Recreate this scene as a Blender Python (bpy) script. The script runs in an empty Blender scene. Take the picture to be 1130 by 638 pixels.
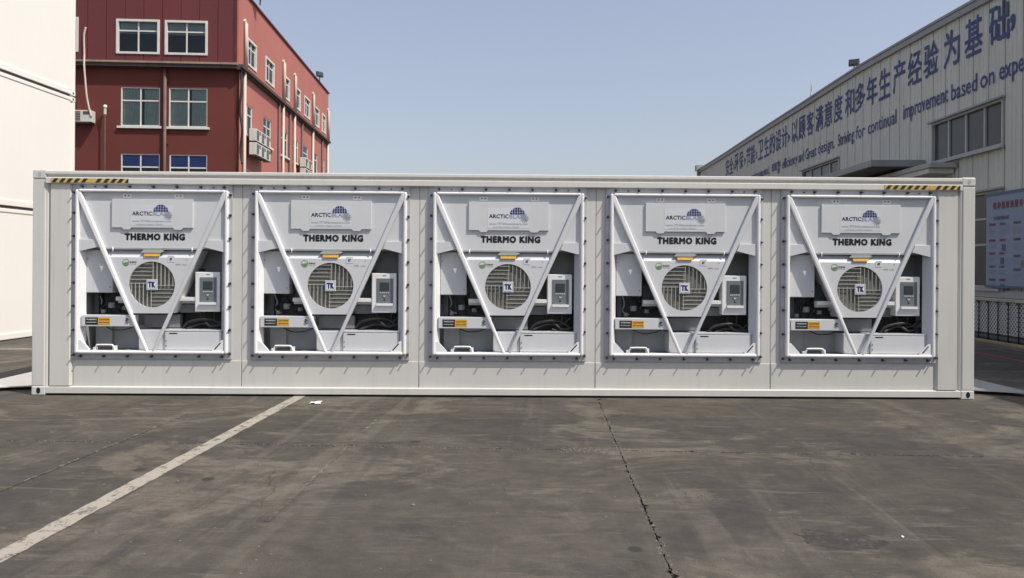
import bpy, bmesh, math, random
from mathutils import Matrix, Vector
random.seed(7)
R = math.radians
sc = bpy.context.scene
COL = sc.collection

# ------------------------------------------------------------------ camera, sky, sun
F, CX, CY, ROLL, EYE = 820.0, 565.0, 294.3, 0.007, 1.693      # focal length and axis point in photograph pixels
cam_d = bpy.data.cameras.new('camera'); cam = bpy.data.objects.new('camera', cam_d); COL.objects.link(cam)
cam_d.sensor_width = 36.0; cam_d.lens = F / 1130 * 36.0
cam_d.shift_y = -(319 - CY) / 1130
cam_d.clip_start = 0.05; cam_d.clip_end = 3000
cam.matrix_world = Matrix.Translation((0, 0, EYE)) @ Matrix.Rotation(R(90), 4, 'X') @ Matrix.Rotation(ROLL, 4, 'Z')
sc.camera = cam
SUN = Vector((.50, -.30, .81)).normalized()
elev = math.asin(SUN.z); azim = math.atan2(SUN.x, SUN.y)
w = bpy.data.worlds.new('World'); sc.world = w; w.use_nodes = True
nt = w.node_tree; nt.nodes.clear()
sky = nt.nodes.new('ShaderNodeTexSky'); sky.sky_type = 'NISHITA'; sky.sun_disc = False
sky.sun_elevation = elev; sky.sun_rotation = azim
sky.air_density = 1.3; sky.dust_density = 2.6; sky.ozone_density = 2.0; sky.altitude = 0
bg = nt.nodes.new('ShaderNodeBackground'); bg.inputs[1].default_value = 0.105
wo = nt.nodes.new('ShaderNodeOutputWorld')
hz = nt.nodes.new('ShaderNodeMixRGB'); hz.blend_type = 'ADD'; hz.inputs[0].default_value = 1; hz.inputs[2].default_value = (1.90, 1.68, 1.98, 1)   # pale haze over the whole sky
nt.links.new(sky.outputs[0], hz.inputs[1]); nt.links.new(hz.outputs[0], bg.inputs[0]); nt.links.new(bg.outputs[0], wo.inputs[0])
sl = bpy.data.lights.new('sun', 'SUN'); sl.energy = 4.5; sl.angle = R(0.55); sl.color = (1.0, .95, .87)
so = bpy.data.objects.new('sun', sl); COL.objects.link(so); so.location = (20, -20, 40)
so.rotation_euler = (-SUN).to_track_quat('-Z', 'Y').to_euler()
sc.view_settings.view_transform = 'Standard'; sc.view_settings.look = 'None'
sc.view_settings.exposure = 0.0; sc.view_settings.gamma = 1.0; sc.view_settings.use_curve_mapping = False

# ------------------------------------------------------------------ materials
M = {}
def mat(name, col, rough=.5, metal=0.0, var=.06, vscale=1.5, bump=0.0, bscale=60, streak=0.0, dirt=None, spec=.5, coat=0.0, grain=0.0):
    m = bpy.data.materials.new(name); m.use_nodes = True; M[name] = m
    n, l = m.node_tree.nodes, m.node_tree.links
    b = n['Principled BSDF']; b.inputs['Roughness'].default_value = rough; b.inputs['Metallic'].default_value = metal
    b.inputs['Specular IOR Level'].default_value = spec; b.inputs['Coat Weight'].default_value = coat
    g = n.new('ShaderNodeNewGeometry')
    no = n.new('ShaderNodeTexNoise'); no.inputs['Scale'].default_value = vscale; no.inputs['Detail'].default_value = 6
    l.new(g.outputs['Position'], no.inputs['Vector'])
    hi = tuple(min(1, c * (1 + var)) for c in col) + (1,); lo = tuple(c * (1 - var) for c in col) + (1,)
    rp = n.new('ShaderNodeValToRGB'); rp.color_ramp.elements[0].position = .3; rp.color_ramp.elements[1].position = .7
    rp.color_ramp.elements[0].color = lo; rp.color_ramp.elements[1].color = hi
    l.new(no.outputs[0], rp.inputs[0]); out = rp.outputs[0]
    if streak:                                   # rain streaks of grime running down
        mp = n.new('ShaderNodeMapping'); mp.inputs['Scale'].default_value = (9, 9, .5)
        l.new(g.outputs['Position'], mp.inputs[0])
        n2 = n.new('ShaderNodeTexNoise'); n2.inputs['Scale'].default_value = 1.6; n2.inputs['Detail'].default_value = 5
        l.new(mp.outputs[0], n2.inputs['Vector'])
        r2 = n.new('ShaderNodeValToRGB'); r2.color_ramp.elements[0].position = .5; r2.color_ramp.elements[1].position = .75
        l.new(n2.outputs[0], r2.inputs[0])
        mm = n.new('ShaderNodeMath'); mm.operation = 'MULTIPLY'; mm.inputs[1].default_value = streak; l.new(r2.outputs[0], mm.inputs[0])
        mx = n.new('ShaderNodeMixRGB'); mx.inputs[2].default_value = tuple(dirt or (c * .45 for c in col)) + (1,)
        l.new(mm.outputs[0], mx.inputs[0]); l.new(out, mx.inputs[1]); out = mx.outputs[0]
    if grain:
        n3 = n.new('ShaderNodeTexNoise'); n3.inputs['Scale'].default_value = 120; n3.inputs['Detail'].default_value = 3
        l.new(g.outputs['Position'], n3.inputs['Vector'])
        mr = n.new('ShaderNodeMapRange'); mr.inputs[3].default_value = 1 - grain; mr.inputs[4].default_value = 1 + grain
        l.new(n3.outputs[0], mr.inputs[0])
        mx = n.new('ShaderNodeMixRGB'); mx.blend_type = 'MULTIPLY'; mx.inputs[0].default_value = 1
        l.new(out, mx.inputs[1]); l.new(mr.outputs[0], mx.inputs[2]); out = mx.outputs[0]
    l.new(out, b.inputs['Base Color'])
    if bump:
        n4 = n.new('ShaderNodeTexNoise'); n4.inputs['Scale'].default_value = bscale; n4.inputs['Detail'].default_value = 4
        l.new(g.outputs['Position'], n4.inputs['Vector'])
        bp = n.new('ShaderNodeBump'); bp.inputs['Strength'].default_value = bump; bp.inputs['Distance'].default_value = .02
        l.new(n4.outputs[0], bp.inputs['Height']); l.new(bp.outputs[0], b.inputs['Normal'])
    return m

mat('white_paint', (.60, .588, .548), .42, var=.035, vscale=.9, bump=.14, bscale=1.6, streak=.20, dirt=(.42, .39, .33))
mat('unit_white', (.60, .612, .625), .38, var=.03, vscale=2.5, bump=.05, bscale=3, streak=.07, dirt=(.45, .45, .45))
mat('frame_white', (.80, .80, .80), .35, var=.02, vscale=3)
mat('galvanised', (.45, .455, .475), .42, metal=.15, var=.10, vscale=9, streak=.10)
mat('stack_white', (.84, .80, .735), .5, var=.02, vscale=.5, streak=.05, dirt=(.6, .57, .5))
mat('bolt_black', (.03, .03, .03), .5)
mat('black_rubber', (.018, .018, .018), .55, var=.3, vscale=20)
mat('dark_steel', (.055, .06, .065), .5, metal=.3, var=.25, vscale=14)
mat('beam_grey', (.20, .21, .22), .5, var=.12, vscale=8)
mat('recess_grey', (.33, .34, .345), .6, var=.10, vscale=5)
mat('grille_back', (.15, .15, .13), .75, var=.25, vscale=30)
mat('slat_grey', (.42, .42, .395), .45)
mat('panel_grey', (.16, .18, .19), .4, var=.05)
mat('screen_dark', (.045, .055, .06), .12, var=.1)
mat('key_light', (.5, .52, .52), .4)
mat('ink_black', (.006, .006, .008), .5)
mat('ink_navy', (.015, .02, .13), .45)
mat('ink_pale_blue', (.30, .34, .48), .5)
mat('ink_grey', (.28, .29, .33), .5)
mat('ink_green', (.16, .24, .12), .5)
mat('sticker_white', (.82, .82, .82), .4)
mat('sticker_silver', (.62, .635, .66), .35)
mat('orange', (.66, .36, .05), .45)
mat('hazard_yellow', (.56, .39, .12), .5, var=.08, vscale=20)
mat('hazard_black', (.025, .02, .016), .5)
mat('brass_orange', (.62, .36, .07), .4, var=.15, vscale=20)
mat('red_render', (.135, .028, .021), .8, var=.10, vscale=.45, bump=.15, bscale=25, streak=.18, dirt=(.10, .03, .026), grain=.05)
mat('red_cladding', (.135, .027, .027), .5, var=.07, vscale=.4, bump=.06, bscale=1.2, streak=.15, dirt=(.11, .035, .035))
mat('red_side_sunlit', (.41, .145, .118), .8, var=.07, vscale=.4, bump=.15, bscale=25, streak=.22, dirt=(.30, .11, .09), grain=.05)  # same red as the front, lightened to carry this side's stronger sun
mat('ledge', (.30, .235, .17), .7, var=.2, vscale=3)
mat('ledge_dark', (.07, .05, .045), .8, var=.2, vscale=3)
mat('window_white', (.66, .645, .60), .5, var=.06, vscale=4)
mat('curtain', (.60, .63, .60), .9, var=.1, vscale=3)
mat('blind', (.50, .53, .56), .8, var=.05)
mat('blue_film', (.008, .022, .10), .3, var=.2, vscale=2)
mat('room_dark', (.035, .038, .042), .9, var=.4, vscale=1.2)
mat('pipe_white', (.56, .47, .40), .5, streak=.2)
mat('pipe_brown', (.13, .075, .065), .6, var=.15)
mat('ac_white', (.60, .585, .54), .5, var=.06, vscale=4, streak=.2)
mat('ac_dark', (.07, .07, .065), .7)
mat('corrugated', (.60, .61, .53), .5, var=.06, vscale=.7, bump=.05, bscale=6, streak=.35, dirt=(.36, .355, .31))
mat('roof_trim', (.30, .305, .29), .5, var=.08, vscale=2, streak=.2)
mat('dark_glass_grey', (.045, .05, .052), .25, var=.2, vscale=1.5)
mat('aluminium', (.42, .42, .40), .45, var=.05)
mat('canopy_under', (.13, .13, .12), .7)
mat('ink_wall_blue', (.06, .085, .20), .7, var=.3, vscale=5)
mat('sign_blue', (.24, .30, .38), .5, var=.06, vscale=2)
mat('sign_edge', (.09, .15, .20), .5)
mat('sign_red', (.20, .05, .08), .5)
mat('sign_ink', (.08, .11, .19), .5)
mat('fence_green', (.40, .42, .30), .6, var=.15, vscale=6)
mat('fence_wire', (.62, .62, .60), .5)
mat('fence_black', (.03, .03, .03), .5)
mat('kerb_yellow', (.34, .27, .12), .8, var=.25, vscale=6)
mat('plinth', (.15, .148, .14), .8, var=.15, vscale=2, grain=.1)
mat('stone', (.16, .14, .12), .9, var=.3, vscale=30)
mat('paper', (.8, .8, .78), .8)
mat('bright_steel', (.85, .85, .84), .20, metal=.6, var=.05, bump=.02, bscale=3)
mat('leaf_brown', (.06, .04, .025), .9)

def glass_mat():
    m = bpy.data.materials.new('window_glass'); m.use_nodes = True; M['window_glass'] = m
    n, l = m.node_tree.nodes, m.node_tree.links; n.remove(n['Principled BSDF'])
    tr = n.new('ShaderNodeBsdfTransparent'); tr.inputs[0].default_value = (.80, .85, .84, 1)
    gl = n.new('ShaderNodeBsdfGlossy'); gl.inputs['Roughness'].default_value = .04
    fr = n.new('ShaderNodeFresnel'); fr.inputs[0].default_value = 1.42
    g = n.new('ShaderNodeNewGeometry'); no = n.new('ShaderNodeTexNoise'); no.inputs['Scale'].default_value = .8
    l.new(g.outputs['Position'], no.inputs['Vector'])
    bp = n.new('ShaderNodeBump'); bp.inputs['Strength'].default_value = .12; bp.inputs['Distance'].default_value = .1
    l.new(no.outputs[0], bp.inputs['Height']); l.new(bp.outputs[0], gl.inputs['Normal'])
    mx = n.new('ShaderNodeMixShader'); l.new(fr.outputs[0], mx.inputs[0]); l.new(tr.outputs[0], mx.inputs[1]); l.new(gl.outputs[0], mx.inputs[2])
    l.new(mx.outputs[0], n['Material Output'].inputs[0])
glass_mat()

KD = (32 / F, 1.0)                                  # direction in which the yard's joints and lines run
YARD_ROT = -math.atan(32 / F)

def ground_mat(name, paint=None, keep=.5):
    """Old, stained, brushed concrete; with paint: a worn painted line lying on it."""
    m = bpy.data.materials.new(name); m.use_nodes = True; M[name] = m
    n, l = m.node_tree.nodes, m.node_tree.links; b = n['Principled BSDF']
    g = n.new('ShaderNodeNewGeometry')
    rot = n.new('ShaderNodeMapping'); rot.inputs['Rotation'].default_value = (0, 0, -YARD_ROT); l.new(g.outputs['Position'], rot.inputs[0])
    P = rot.outputs[0]
    def noise(scale, sx=1, sy=1, detail=6, rough=.55, dist=0, off=0, rz=0):
        mp = n.new('ShaderNodeMapping'); mp.inputs['Scale'].default_value = (sx, sy, 1); mp.inputs['Location'].default_value = (off, off * .7, off)
        mp.inputs['Rotation'].default_value = (0, 0, rz)
        l.new(P, mp.inputs[0])
        t = n.new('ShaderNodeTexNoise'); t.inputs['Scale'].default_value = scale; t.inputs['Detail'].default_value = detail
        t.inputs['Roughness'].default_value = rough; t.inputs['Distortion'].default_value = dist
        l.new(mp.outputs[0], t.inputs['Vector']); return t.outputs[0]
    def ramp(src, a, bb, ca=0, cb=1):
        r = n.new('ShaderNodeMapRange'); r.interpolation_type = 'SMOOTHSTEP'
        r.inputs[1].default_value = a; r.inputs[2].default_value = bb; r.inputs[3].default_value = ca; r.inputs[4].default_value = cb
        l.new(src, r.inputs[0]); return r.outputs[0]
    def math_(op, a, c):
        k = n.new('ShaderNodeMath'); k.operation = op
        for i, v in enumerate((a, c)):
            if isinstance(v, (int, float)): k.inputs[i].default_value = v
            else: l.new(v, k.inputs[i])
        return k.outputs[0]
    def mix(f, c1, c2, mode='MIX'):
        k = n.new('ShaderNodeMixRGB'); k.blend_type = mode
        if isinstance(f, (int, float)): k.inputs[0].default_value = f
        else: l.new(f, k.inputs[0])
        for i, v in ((1, c1), (2, c2)):
            if isinstance(v, tuple): k.inputs[i].default_value = v + (1,)
            else: l.new(v, k.inputs[i])
        return k.outputs[0]
    base = mix(ramp(noise(.22, 1, 1.3, 5, .6, .6), .35, .68), (.056, .050, .041), (.088, .079, .064))
    # broad darker wet-looking patches with feathered, brushed edges
    patch = noise(.62, 1, 1.05, 8, .66, .7, 11)
    base = mix(math_('MULTIPLY', ramp(patch, .50, .565), .58), base, (.045, .040, .035))
    # pale dusty patches, dragged sideways
    dust = noise(.55, .9, 1.1, 9, .72, .9, 31)
    base = mix(math_('MULTIPLY', ramp(dust, .52, .60), .48), base, (.168, .145, .115))
    # tyre marks: long curved bands
    tyre = noise(.8, 2.2, .10, 5, .55, .5, 53, .06)
    tm = math_('MULTIPLY', ramp(tyre, .54, .62), ramp(noise(.8, 1, 1, 6, .6, .5, 71), .38, .60))
    base = mix(math_('MULTIPLY', tm, .48), base, (.042, .038, .034))
    tyre2 = noise(.9, 2.0, .12, 6, .6, .6, 93, .12)
    base = mix(math_('MULTIPLY', ramp(tyre2, .55, .64), .36), base, (.142, .124, .10))
    # broom texture across the pour
    broom = noise(6, .8, 1.9, 7, .72, .6, 5)
    base = mix(1.0, base, mix(ramp(broom, .3, .72), (.88, .88, .88), (1.12, 1.12, 1.11)), 'MULTIPLY')
    mid = noise(4, 1, 1.1, 9, .72, .4, 17)
    base = mix(1.0, base, mix(ramp(mid, .3, .7), (.80, .80, .80), (1.20, 1.19, 1.18)), 'MULTIPLY')
    arc = noise(1.3, .45, 2.4, 8, .72, 1.8, 123, .5)
    base = mix(math_('MULTIPLY', ramp(arc, .555, .60), .38), base, (.044, .039, .034))
    arc2 = noise(1.7, .40, 2.6, 9, .75, 1.6, 143, -.35)
    base = mix(math_('MULTIPLY', ramp(arc2, .57, .61), .34), base, (.165, .143, .115))
    fine = noise(110, 1, 1, 4, .7, 0, 9)
    base = mix(1.0, base, mix(ramp(fine, .3, .7), (.74, .74, .74), (1.26, 1.26, 1.26)), 'MULTIPLY')
    # scattered oil drops and a few pale grit specks
    vo = n.new('ShaderNodeTexVoronoi'); vo.inputs['Scale'].default_value = 1.3; l.new(P, vo.inputs['Vector'])
    base = mix(math_('MULTIPLY', ramp(vo.outputs['Distance'], .05, .085, 1, 0), ramp(noise(.9, 1, 1, 2, .5, 0, 3), .5, .56)), base, (.035, .033, .03))
    vs = n.new('ShaderNodeTexVoronoi'); vs.inputs['Scale'].default_value = 9; l.new(P, vs.inputs['Vector'])
    base = mix(math_('MULTIPLY', ramp(vs.outputs['Distance'], .03, .07, 1, 0), ramp(noise(2.2, 1, 1, 2, .5, 0, 43), .55, .6)), base, (.27, .25, .22))
    # hairline cracks
    vc = n.new('ShaderNodeTexVoronoi'); vc.feature = 'DISTANCE_TO_EDGE'; vc.inputs['Scale'].default_value = .33
    wob = n.new('ShaderNodeMixRGB'); wob.blend_type = 'ADD'; wob.inputs[0].default_value = .35
    wn = n.new('ShaderNodeTexNoise'); wn.inputs['Scale'].default_value = 2.3; wn.inputs['Detail'].default_value = 7; l.new(P, wn.inputs['Vector'])
    l.new(P, wob.inputs[1]); l.new(wn.outputs['Color'], wob.inputs[2]); l.new(wob.outputs[0], vc.inputs['Vector'])
    ck = math_('MULTIPLY', ramp(vc.outputs['Distance'], .0006, .0022, 1, 0), ramp(noise(.35, 1, 1, 2, .5, 0, 77), .50, .56))
    base = mix(math_('MULTIPLY', ck, .6), base, (.035, .032, .03))
    if paint:
        wear = noise(7, 1, 1, 9, .75, .3, 21); wear2 = noise(45, 1, 1, 5, .7, 0, 25)
        wv = math_('ADD', math_('MULTIPLY', wear, .65), math_('MULTIPLY', wear2, .35))
        base = mix(ramp(wv, keep - .05, keep + .06), base, paint)
    l.new(base, b.inputs['Base Color'])
    rr = ramp(patch, .45, .7, .88, .66); l.new(rr, b.inputs['Roughness'])
    b.inputs['Specular IOR Level'].default_value = .35
    hsum = math_('ADD', math_('MULTIPLY', mid, .6), math_('ADD', math_('MULTIPLY', fine, .35), math_('MULTIPLY', broom, .5)))
    bp = n.new('ShaderNodeBump'); bp.inputs['Strength'].default_value = .35; bp.inputs['Distance'].default_value = .012
    l.new(hsum, bp.inputs['Height']); l.new(bp.outputs[0], b.inputs['Normal'])
ground_mat('yard_concrete')
ground_mat('worn_white_line', (.34, .31, .26), .445)
ground_mat('faint_line', (.24, .225, .19), .55)
ground_mat('red_line_paint', (.26, .055, .045), .46)
mat('joint_dirt', (.022, .02, .017), .95, var=.5, vscale=15)

# ------------------------------------------------------------------ helpers
def box(bm, x0, x1, y0, y1, z0, z1):
    v = [bm.verts.new(p) for p in ((x0,y0,z0),(x1,y0,z0),(x1,y1,z0),(x0,y1,z0),(x0,y0,z1),(x1,y0,z1),(x1,y1,z1),(x0,y1,z1))]
    for f in ((0,1,5,4),(1,2,6,5),(2,3,7,6),(3,0,4,7),(4,5,6,7),(3,2,1,0)): bm.faces.new([v[i] for i in f])
def prism(bm, poly, y0, y1):
    """poly in (x, z), pushed from y0 to y1"""
    a = [bm.verts.new((x, y0, z)) for x, z in poly]; b = [bm.verts.new((x, y1, z)) for x, z in poly]
    bm.faces.new(a); bm.faces.new(b[::-1])
    for i in range(len(a)): j = (i + 1) % len(a); bm.faces.new((a[j], a[i], b[i], b[j]))
def prism_z(bm, poly, z0, z1):
    a = [bm.verts.new((x, y, z1)) for x, y in poly]; b = [bm.verts.new((x, y, z0)) for x, y in poly]
    bm.faces.new(a); bm.faces.new(b[::-1])
    for i in range(len(a)): j = (i + 1) % len(a); bm.faces.new((a[j], a[i], b[i], b[j]))
def tube(bm, pts, r, n=8):
    pts = [Vector(p) for p in pts]; rings = []
    for i, p in enumerate(pts):
        d = (pts[min(i + 1, len(pts) - 1)] - pts[max(i - 1, 0)]).normalized()
        a = d.cross(Vector((0, 0, 1)) if abs(d.z) < .9 else Vector((0, 1, 0))).normalized(); b = d.cross(a)
        rings.append([bm.verts.new(p + r * (math.cos(t) * a + math.sin(t) * b)) for t in [2 * math.pi * k / n for k in range(n)]])
    for q in range(len(rings) - 1):
        for k in range(n):
            f = bm.faces.new((rings[q][k], rings[q][(k + 1) % n], rings[q + 1][(k + 1) % n], rings[q + 1][k])); f.smooth = True
    bm.faces.new(rings[0][::-1]); bm.faces.new(rings[-1])
def curve_pts(pts, n=6):
    out = []; P = [Vector(p) for p in pts]
    for i in range(len(P) - 1):
        p0, p1, p2, p3 = P[max(i - 1, 0)], P[i], P[i + 1], P[min(i + 2, len(P) - 1)]
        for k in range(n):
            t = k / n
            out.append(.5 * ((2 * p1) + (p2 - p0) * t + (2 * p0 - 5 * p1 + 4 * p2 - p3) * t * t + (3 * p1 - p0 - 3 * p2 + p3) * t ** 3))
    out.append(P[-1]); return out
def link(name, me, parent=None, bevel=0):
    o = bpy.data.objects.new(name, me); COL.objects.link(o); o.parent = parent
    if bevel:
        md = o.modifiers.new('bevel', 'BEVEL'); md.width = bevel; md.segments = 3 if bevel > .015 else 2; md.limit_method = 'ANGLE'; md.angle_limit = R(40)
    return o
def mesh(name, bm, m):
    bmesh.ops.recalc_face_normals(bm, faces=bm.faces)
    me = bpy.data.meshes.new(name); bm.to_mesh(me); bm.free()
    for k in (m if isinstance(m, (list, tuple)) else [m]): me.materials.append(M[k])
    return me
def obj(name, bm, m, parent=None, bevel=0): return link(name, mesh(name, bm, m), parent, bevel)
def B(name, m, parent, *boxes, bevel=0):
    bm = bmesh.new()
    for b in boxes: box(bm, *b)
    return obj(name, bm, m, parent, bevel)
def empty(name, loc, rz, label, cat, group=None):
    o = bpy.data.objects.new(name, None); COL.objects.link(o); o.empty_display_size = .3
    o.location = loc; o.rotation_euler = (0, 0, rz); tag(o, label, cat, group); return o
def tag(o, label, cat, group=None):
    o['label'] = label; o['category'] = cat
    if group: o['group'] = group
    return o
def struct(o): o['kind'] = 'structure'; return o
def copy_tree(o, parent=None):
    c = o.copy(); COL.objects.link(c); c.parent = parent
    for ch in [k for k in ALLKIDS.get(o.name, [])]: copy_tree(ch, c)
    return c
ALLKIDS = {}
def index_children(root):
    ALLKIDS.clear()
    for o in bpy.data.objects:
        if o.parent: ALLKIDS.setdefault(o.parent.name, []).append(o)
def text_mesh(body, w_, h_, bold=0.0, extrude=0.0, name='lettering', m='ink_black', fit=True):
    """letters in the x,z plane, centred on 0, w_ wide (and h_ tall when fit)"""
    cu = bpy.data.curves.new(name, 'FONT'); cu.body = body; cu.size = 1; cu.space_character = 1 + bold * 2.2
    cu.resolution_u = 2
    o = bpy.data.objects.new(name, cu); COL.objects.link(o)
    bpy.context.view_layer.update()
    me = bpy.data.meshes.new_from_object(o.evaluated_get(bpy.context.evaluated_depsgraph_get()))
    bpy.data.objects.remove(o)
    xs = [v.co.x for v in me.vertices]; ys = [v.co.y for v in me.vertices]
    if not xs: return me
    x0, x1, y0, y1 = min(xs), max(xs), min(ys), max(ys)
    sx = w_ / (x1 - x0); sy = h_ / (y1 - y0) if fit else sx
    for v in me.vertices: v.co = ((v.co.x - (x0 + x1) / 2) * sx, 0, (v.co.y - (y0 + y1) / 2) * sy)
    if bold:                                     # heavier strokes: the same outline laid again a hair to each side
        b_ = bold * (sy if fit else sx); bm = bmesh.new(); bm.from_mesh(me)
        for q, (dx, dz) in enumerate(((1, 0), (-1, 0), (0, 1), (0, -1), (.7, .7), (-.7, -.7), (.7, -.7), (-.7, .7))):
            m2 = me.copy(); m2.transform(Matrix.Translation((dx * b_, -.00012 * (q + 1), dz * b_))); bm.from_mesh(m2); bpy.data.meshes.remove(m2)
        bm.to_mesh(me); bm.free()
    me.materials.clear(); me.materials.append(M[m]); me.name = name
    return me
def ray(px, py):
    dx, dy = px - CX, py - CY
    return Vector(((dx + dy * ROLL) / F, 1, -(dy - dx * ROLL) / F))
def on_face(px, py, mtx, y=0.0):
    """where the sight line through a photograph pixel meets a facade plane (local y = const): local x, z"""
    inv = mtx.inverted(); o = inv @ Vector((0, 0, EYE)); d = inv.to_3x3() @ ray(px, py)
    t = (y - o.y) / d.y; p = o + d * t; return p.x, p.z
def on_ground(px, py, z=0.0):
    d = ray(px, py); t = (z - EYE) / d.z; return Vector((d.x * t, t, z))

# ------------------------------------------------------------------ ground
def yard(u, v):                                  # yard axes: u to the right, v away from the camera
    c, s = math.cos(YARD_ROT), math.sin(YARD_ROT); return (u * c - v * s, u * s + v * c)
bm = bmesh.new(); v = [bm.verts.new(p) for p in ((-900,-300,-.03),(900,-300,-.03),(900,1500,-.03),(-900,1500,-.03))]; bm.faces.new(v)
ground = struct(obj('ground', bm, 'joint_dirt'))
J = on_ground(683.6, 497.3); ju = J.x * math.cos(-YARD_ROT) - J.y * math.sin(-YARD_ROT); jv = J.x * math.sin(-YARD_ROT) + J.y * math.cos(-YARD_ROT)
us = [ju - 40, ju - 24, ju - 9.2, ju, ju + 9.2, ju + 20, ju + 40]; vs = [jv - 14, jv - 7, jv, jv + 6.1, jv + 13, jv + 30, jv + 70]
rnd = random.Random(3)
def jag(n, amp):
    out = [0.0] * n; x = 0
    for i in range(n): x = .82 * x + rnd.uniform(-1, 1) * amp; out[i] = x
    out[0] = out[-1] = 0; return out
def slab(i, j):
    fine = abs(i - 2.5) < 1 and j in (1, 2)
    fx = 240 if fine else 24; g = .006 if fine else .012; a = .0040 if fine else .006
    p = []
    u0, u1, v0, v1 = us[i] + g, us[i + 1] - g, vs[j] + g, vs[j + 1] - g
    for (ua, va, ub, vb, nu, nv) in ((u0, v0, u1, v0, 0, 1), (u1, v0, u1, v1, -1, 0), (u1, v1, u0, v1, 0, -1), (u0, v1, u0, v0, 1, 0)):
        jg = jag(fx, a)
        for k in range(fx - 1):
            t = k / (fx - 1); d = jg[k] + (rnd.random() ** 22) * .035
            p.append(yard(ua + (ub - ua) * t + nu * d, va + (vb - va) * t + nv * d))
    bm = bmesh.new(); prism_z(bm, p, -.05, 0.0)
    o = obj('concrete_slab', bm, 'yard_concrete', ground); return o
for i in range(len(us) - 1):
    for j in range(len(vs) - 1): slab(i, j)
bm = bmesh.new()                                 # ground beyond the slabs, out to the horizon
for (a, b_, c, d) in ((-900, us[0], -300, 1400), (us[-1], 900, -300, 1400), (us[0] , us[-1], -300, vs[0]), (us[0], us[-1], vs[-1], 1400)):
    v = [bm.verts.new((*yard(x, y), -.002)) for x, y in ((a, c), (b_, c), (b_, d), (a, d))]; bm.faces.new(v)
struct(obj('far_ground', bm, 'yard_concrete'))

def ribbon(name, m, pts, width, z=.004, n=60, amp=.012, kind=True):
    L, Rr = [], []; a, b_ = Vector(pts[0]), Vector(pts[1]); d = (b_ - a).normalized(); nn = Vector((-d.y, d.x, 0))
    for k in range(n + 1):
        p = a.lerp(b_, k / n)
        L.append(p + nn * (width / 2 + rnd.uniform(-amp, amp))); Rr.append(p - nn * (width / 2 + rnd.uniform(-amp, amp)))
    bm = bmesh.new(); l = [bm.verts.new((p.x, p.y, z)) for p in L]; r = [bm.verts.new((p.x, p.y, z)) for p in Rr]
    for k in range(n): bm.faces.new((l[k], r[k], r[k + 1], l[k + 1]))
    o = obj(name, bm, m)
    if kind: struct(o)
    return o
def along_yard(p, v0, v1):
    k = Vector((KD[0], 1, 0)); return (p + k * (v0 - p.y), p + k * (v1 - p.y))
pw = on_ground(165, 526.5)
ribbon('white_line', 'worn_white_line', along_yard(pw, -2, 30), .145, n=400, amp=.006)
pf = on_ground(40, 526); ribbon('faint_line', 'faint_line', along_yard(pf, 2, 8.4), .03, n=60, amp=.008)
pf = on_ground(360, 515); ribbon('faint_line', 'faint_line', along_yard(pf, 4.9, 8.2), .028, n=60, amp=.010)
pr = on_ground(1107, 395); ribbon('red_line', 'red_line_paint', along_yard(pr, 6, 40), .16, n=80)
pl = on_ground(0, 385.5); ribbon('pale_line', 'worn_white_line', (pl + Vector((-3, -.35, 0)), pl + Vector((6, .7, 0))), .13, n=60)

def rock(name, px, py, r, m, label, cat, group=None, flat=.6):
    c = on_ground(px, py); bm = bmesh.new(); bmesh.ops.create_icosphere(bm, subdivisions=2, radius=r)
    rr = random.Random(px)
    for v in bm.verts: v.co *= rr.uniform(.75, 1.2); v.co.z *= flat
    o = obj(name, bm, m); o.location = (c.x, c.y, r * flat * .7); o.rotation_euler.z = px; tag(o, label, cat, group); return o
for (px, py, r, lab) in ((456, 558, .013, 'small dark stone lying in the right part of the left foreground concrete'),
                         (196, 532, .011, 'small dark stone just right of the painted white line'),
                         (219, 467, .010, 'small pale stone left of the painted line close to the container'),
                         (268, 477, .009, 'tiny stone beside the upper stretch of the white line'),
                         (757, 545, .008, 'tiny pale stone to the right of the long cracked joint'),
                         (775, 547, .008, 'tiny pale stone second to the right of the cracked joint'),
                         (996, 593, .010, 'pale pebble near the dark stain in the right foreground'),
                         (830, 448, .013, 'dark pebble just in front of the container right of its middle'),
                         (115, 536, .010, 'dark stone on the concrete left of the painted line')):
    rock('stone', px, py, r, 'paper' if 'pale pebble' in lab else 'stone', lab, 'stone', 'loose stones on the yard')
bm = bmesh.new(); rr = random.Random(4)
a = [bm.verts.new((x + rr.uniform(-.01, .01), y, rr.uniform(.008, .03))) for x in (-.07, -.03, .01, .06) for y in (-.05, 0, .045)]
for i in range(3):
    for j in range(2): bm.faces.new((a[i*3+j], a[i*3+j+1], a[i*3+j+4], a[i*3+j+3]))
o = obj('paper_scrap', bm, 'paper'); c = on_ground(349, 445.5); o.location = (c.x, c.y, 0.0); md = o.modifiers.new('s', 'SOLIDIFY'); md.thickness = .002
tag(o, 'crumpled scrap of white paper lying on the concrete beside the white line', 'paper scrap')
bm = bmesh.new(); rr = random.Random(12)         # crumbs of soil and chips in the joints
def crumbs(p0, p1, n, spread):
    for _ in range(n):
        t = rr.random(); s = rr.uniform(.002, .007) * (1 + 1.0 * (rr.random() ** 6))
        x, y = p0[0] + (p1[0] - p0[0]) * t + rr.gauss(0, spread), p0[1] + (p1[1] - p0[1]) * t + rr.gauss(0, spread)
        vv = [bm.verts.new((x + s * math.cos(q) * rr.uniform(.6, 1.2), y + s * math.sin(q) * rr.uniform(.6, 1.2), .0)) for q in (0, 1.5, 3, 4.6)]
        tp = bm.verts.new((x, y, s * .8))
        for q in range(4): bm.faces.new((vv[q], vv[(q + 1) % 4], tp))
crumbs(yard(ju, jv - 5), yard(ju, jv + 3), 900, .016); crumbs(yard(ju - 9, jv), yard(ju + 7, jv), 1500, .018)
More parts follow.
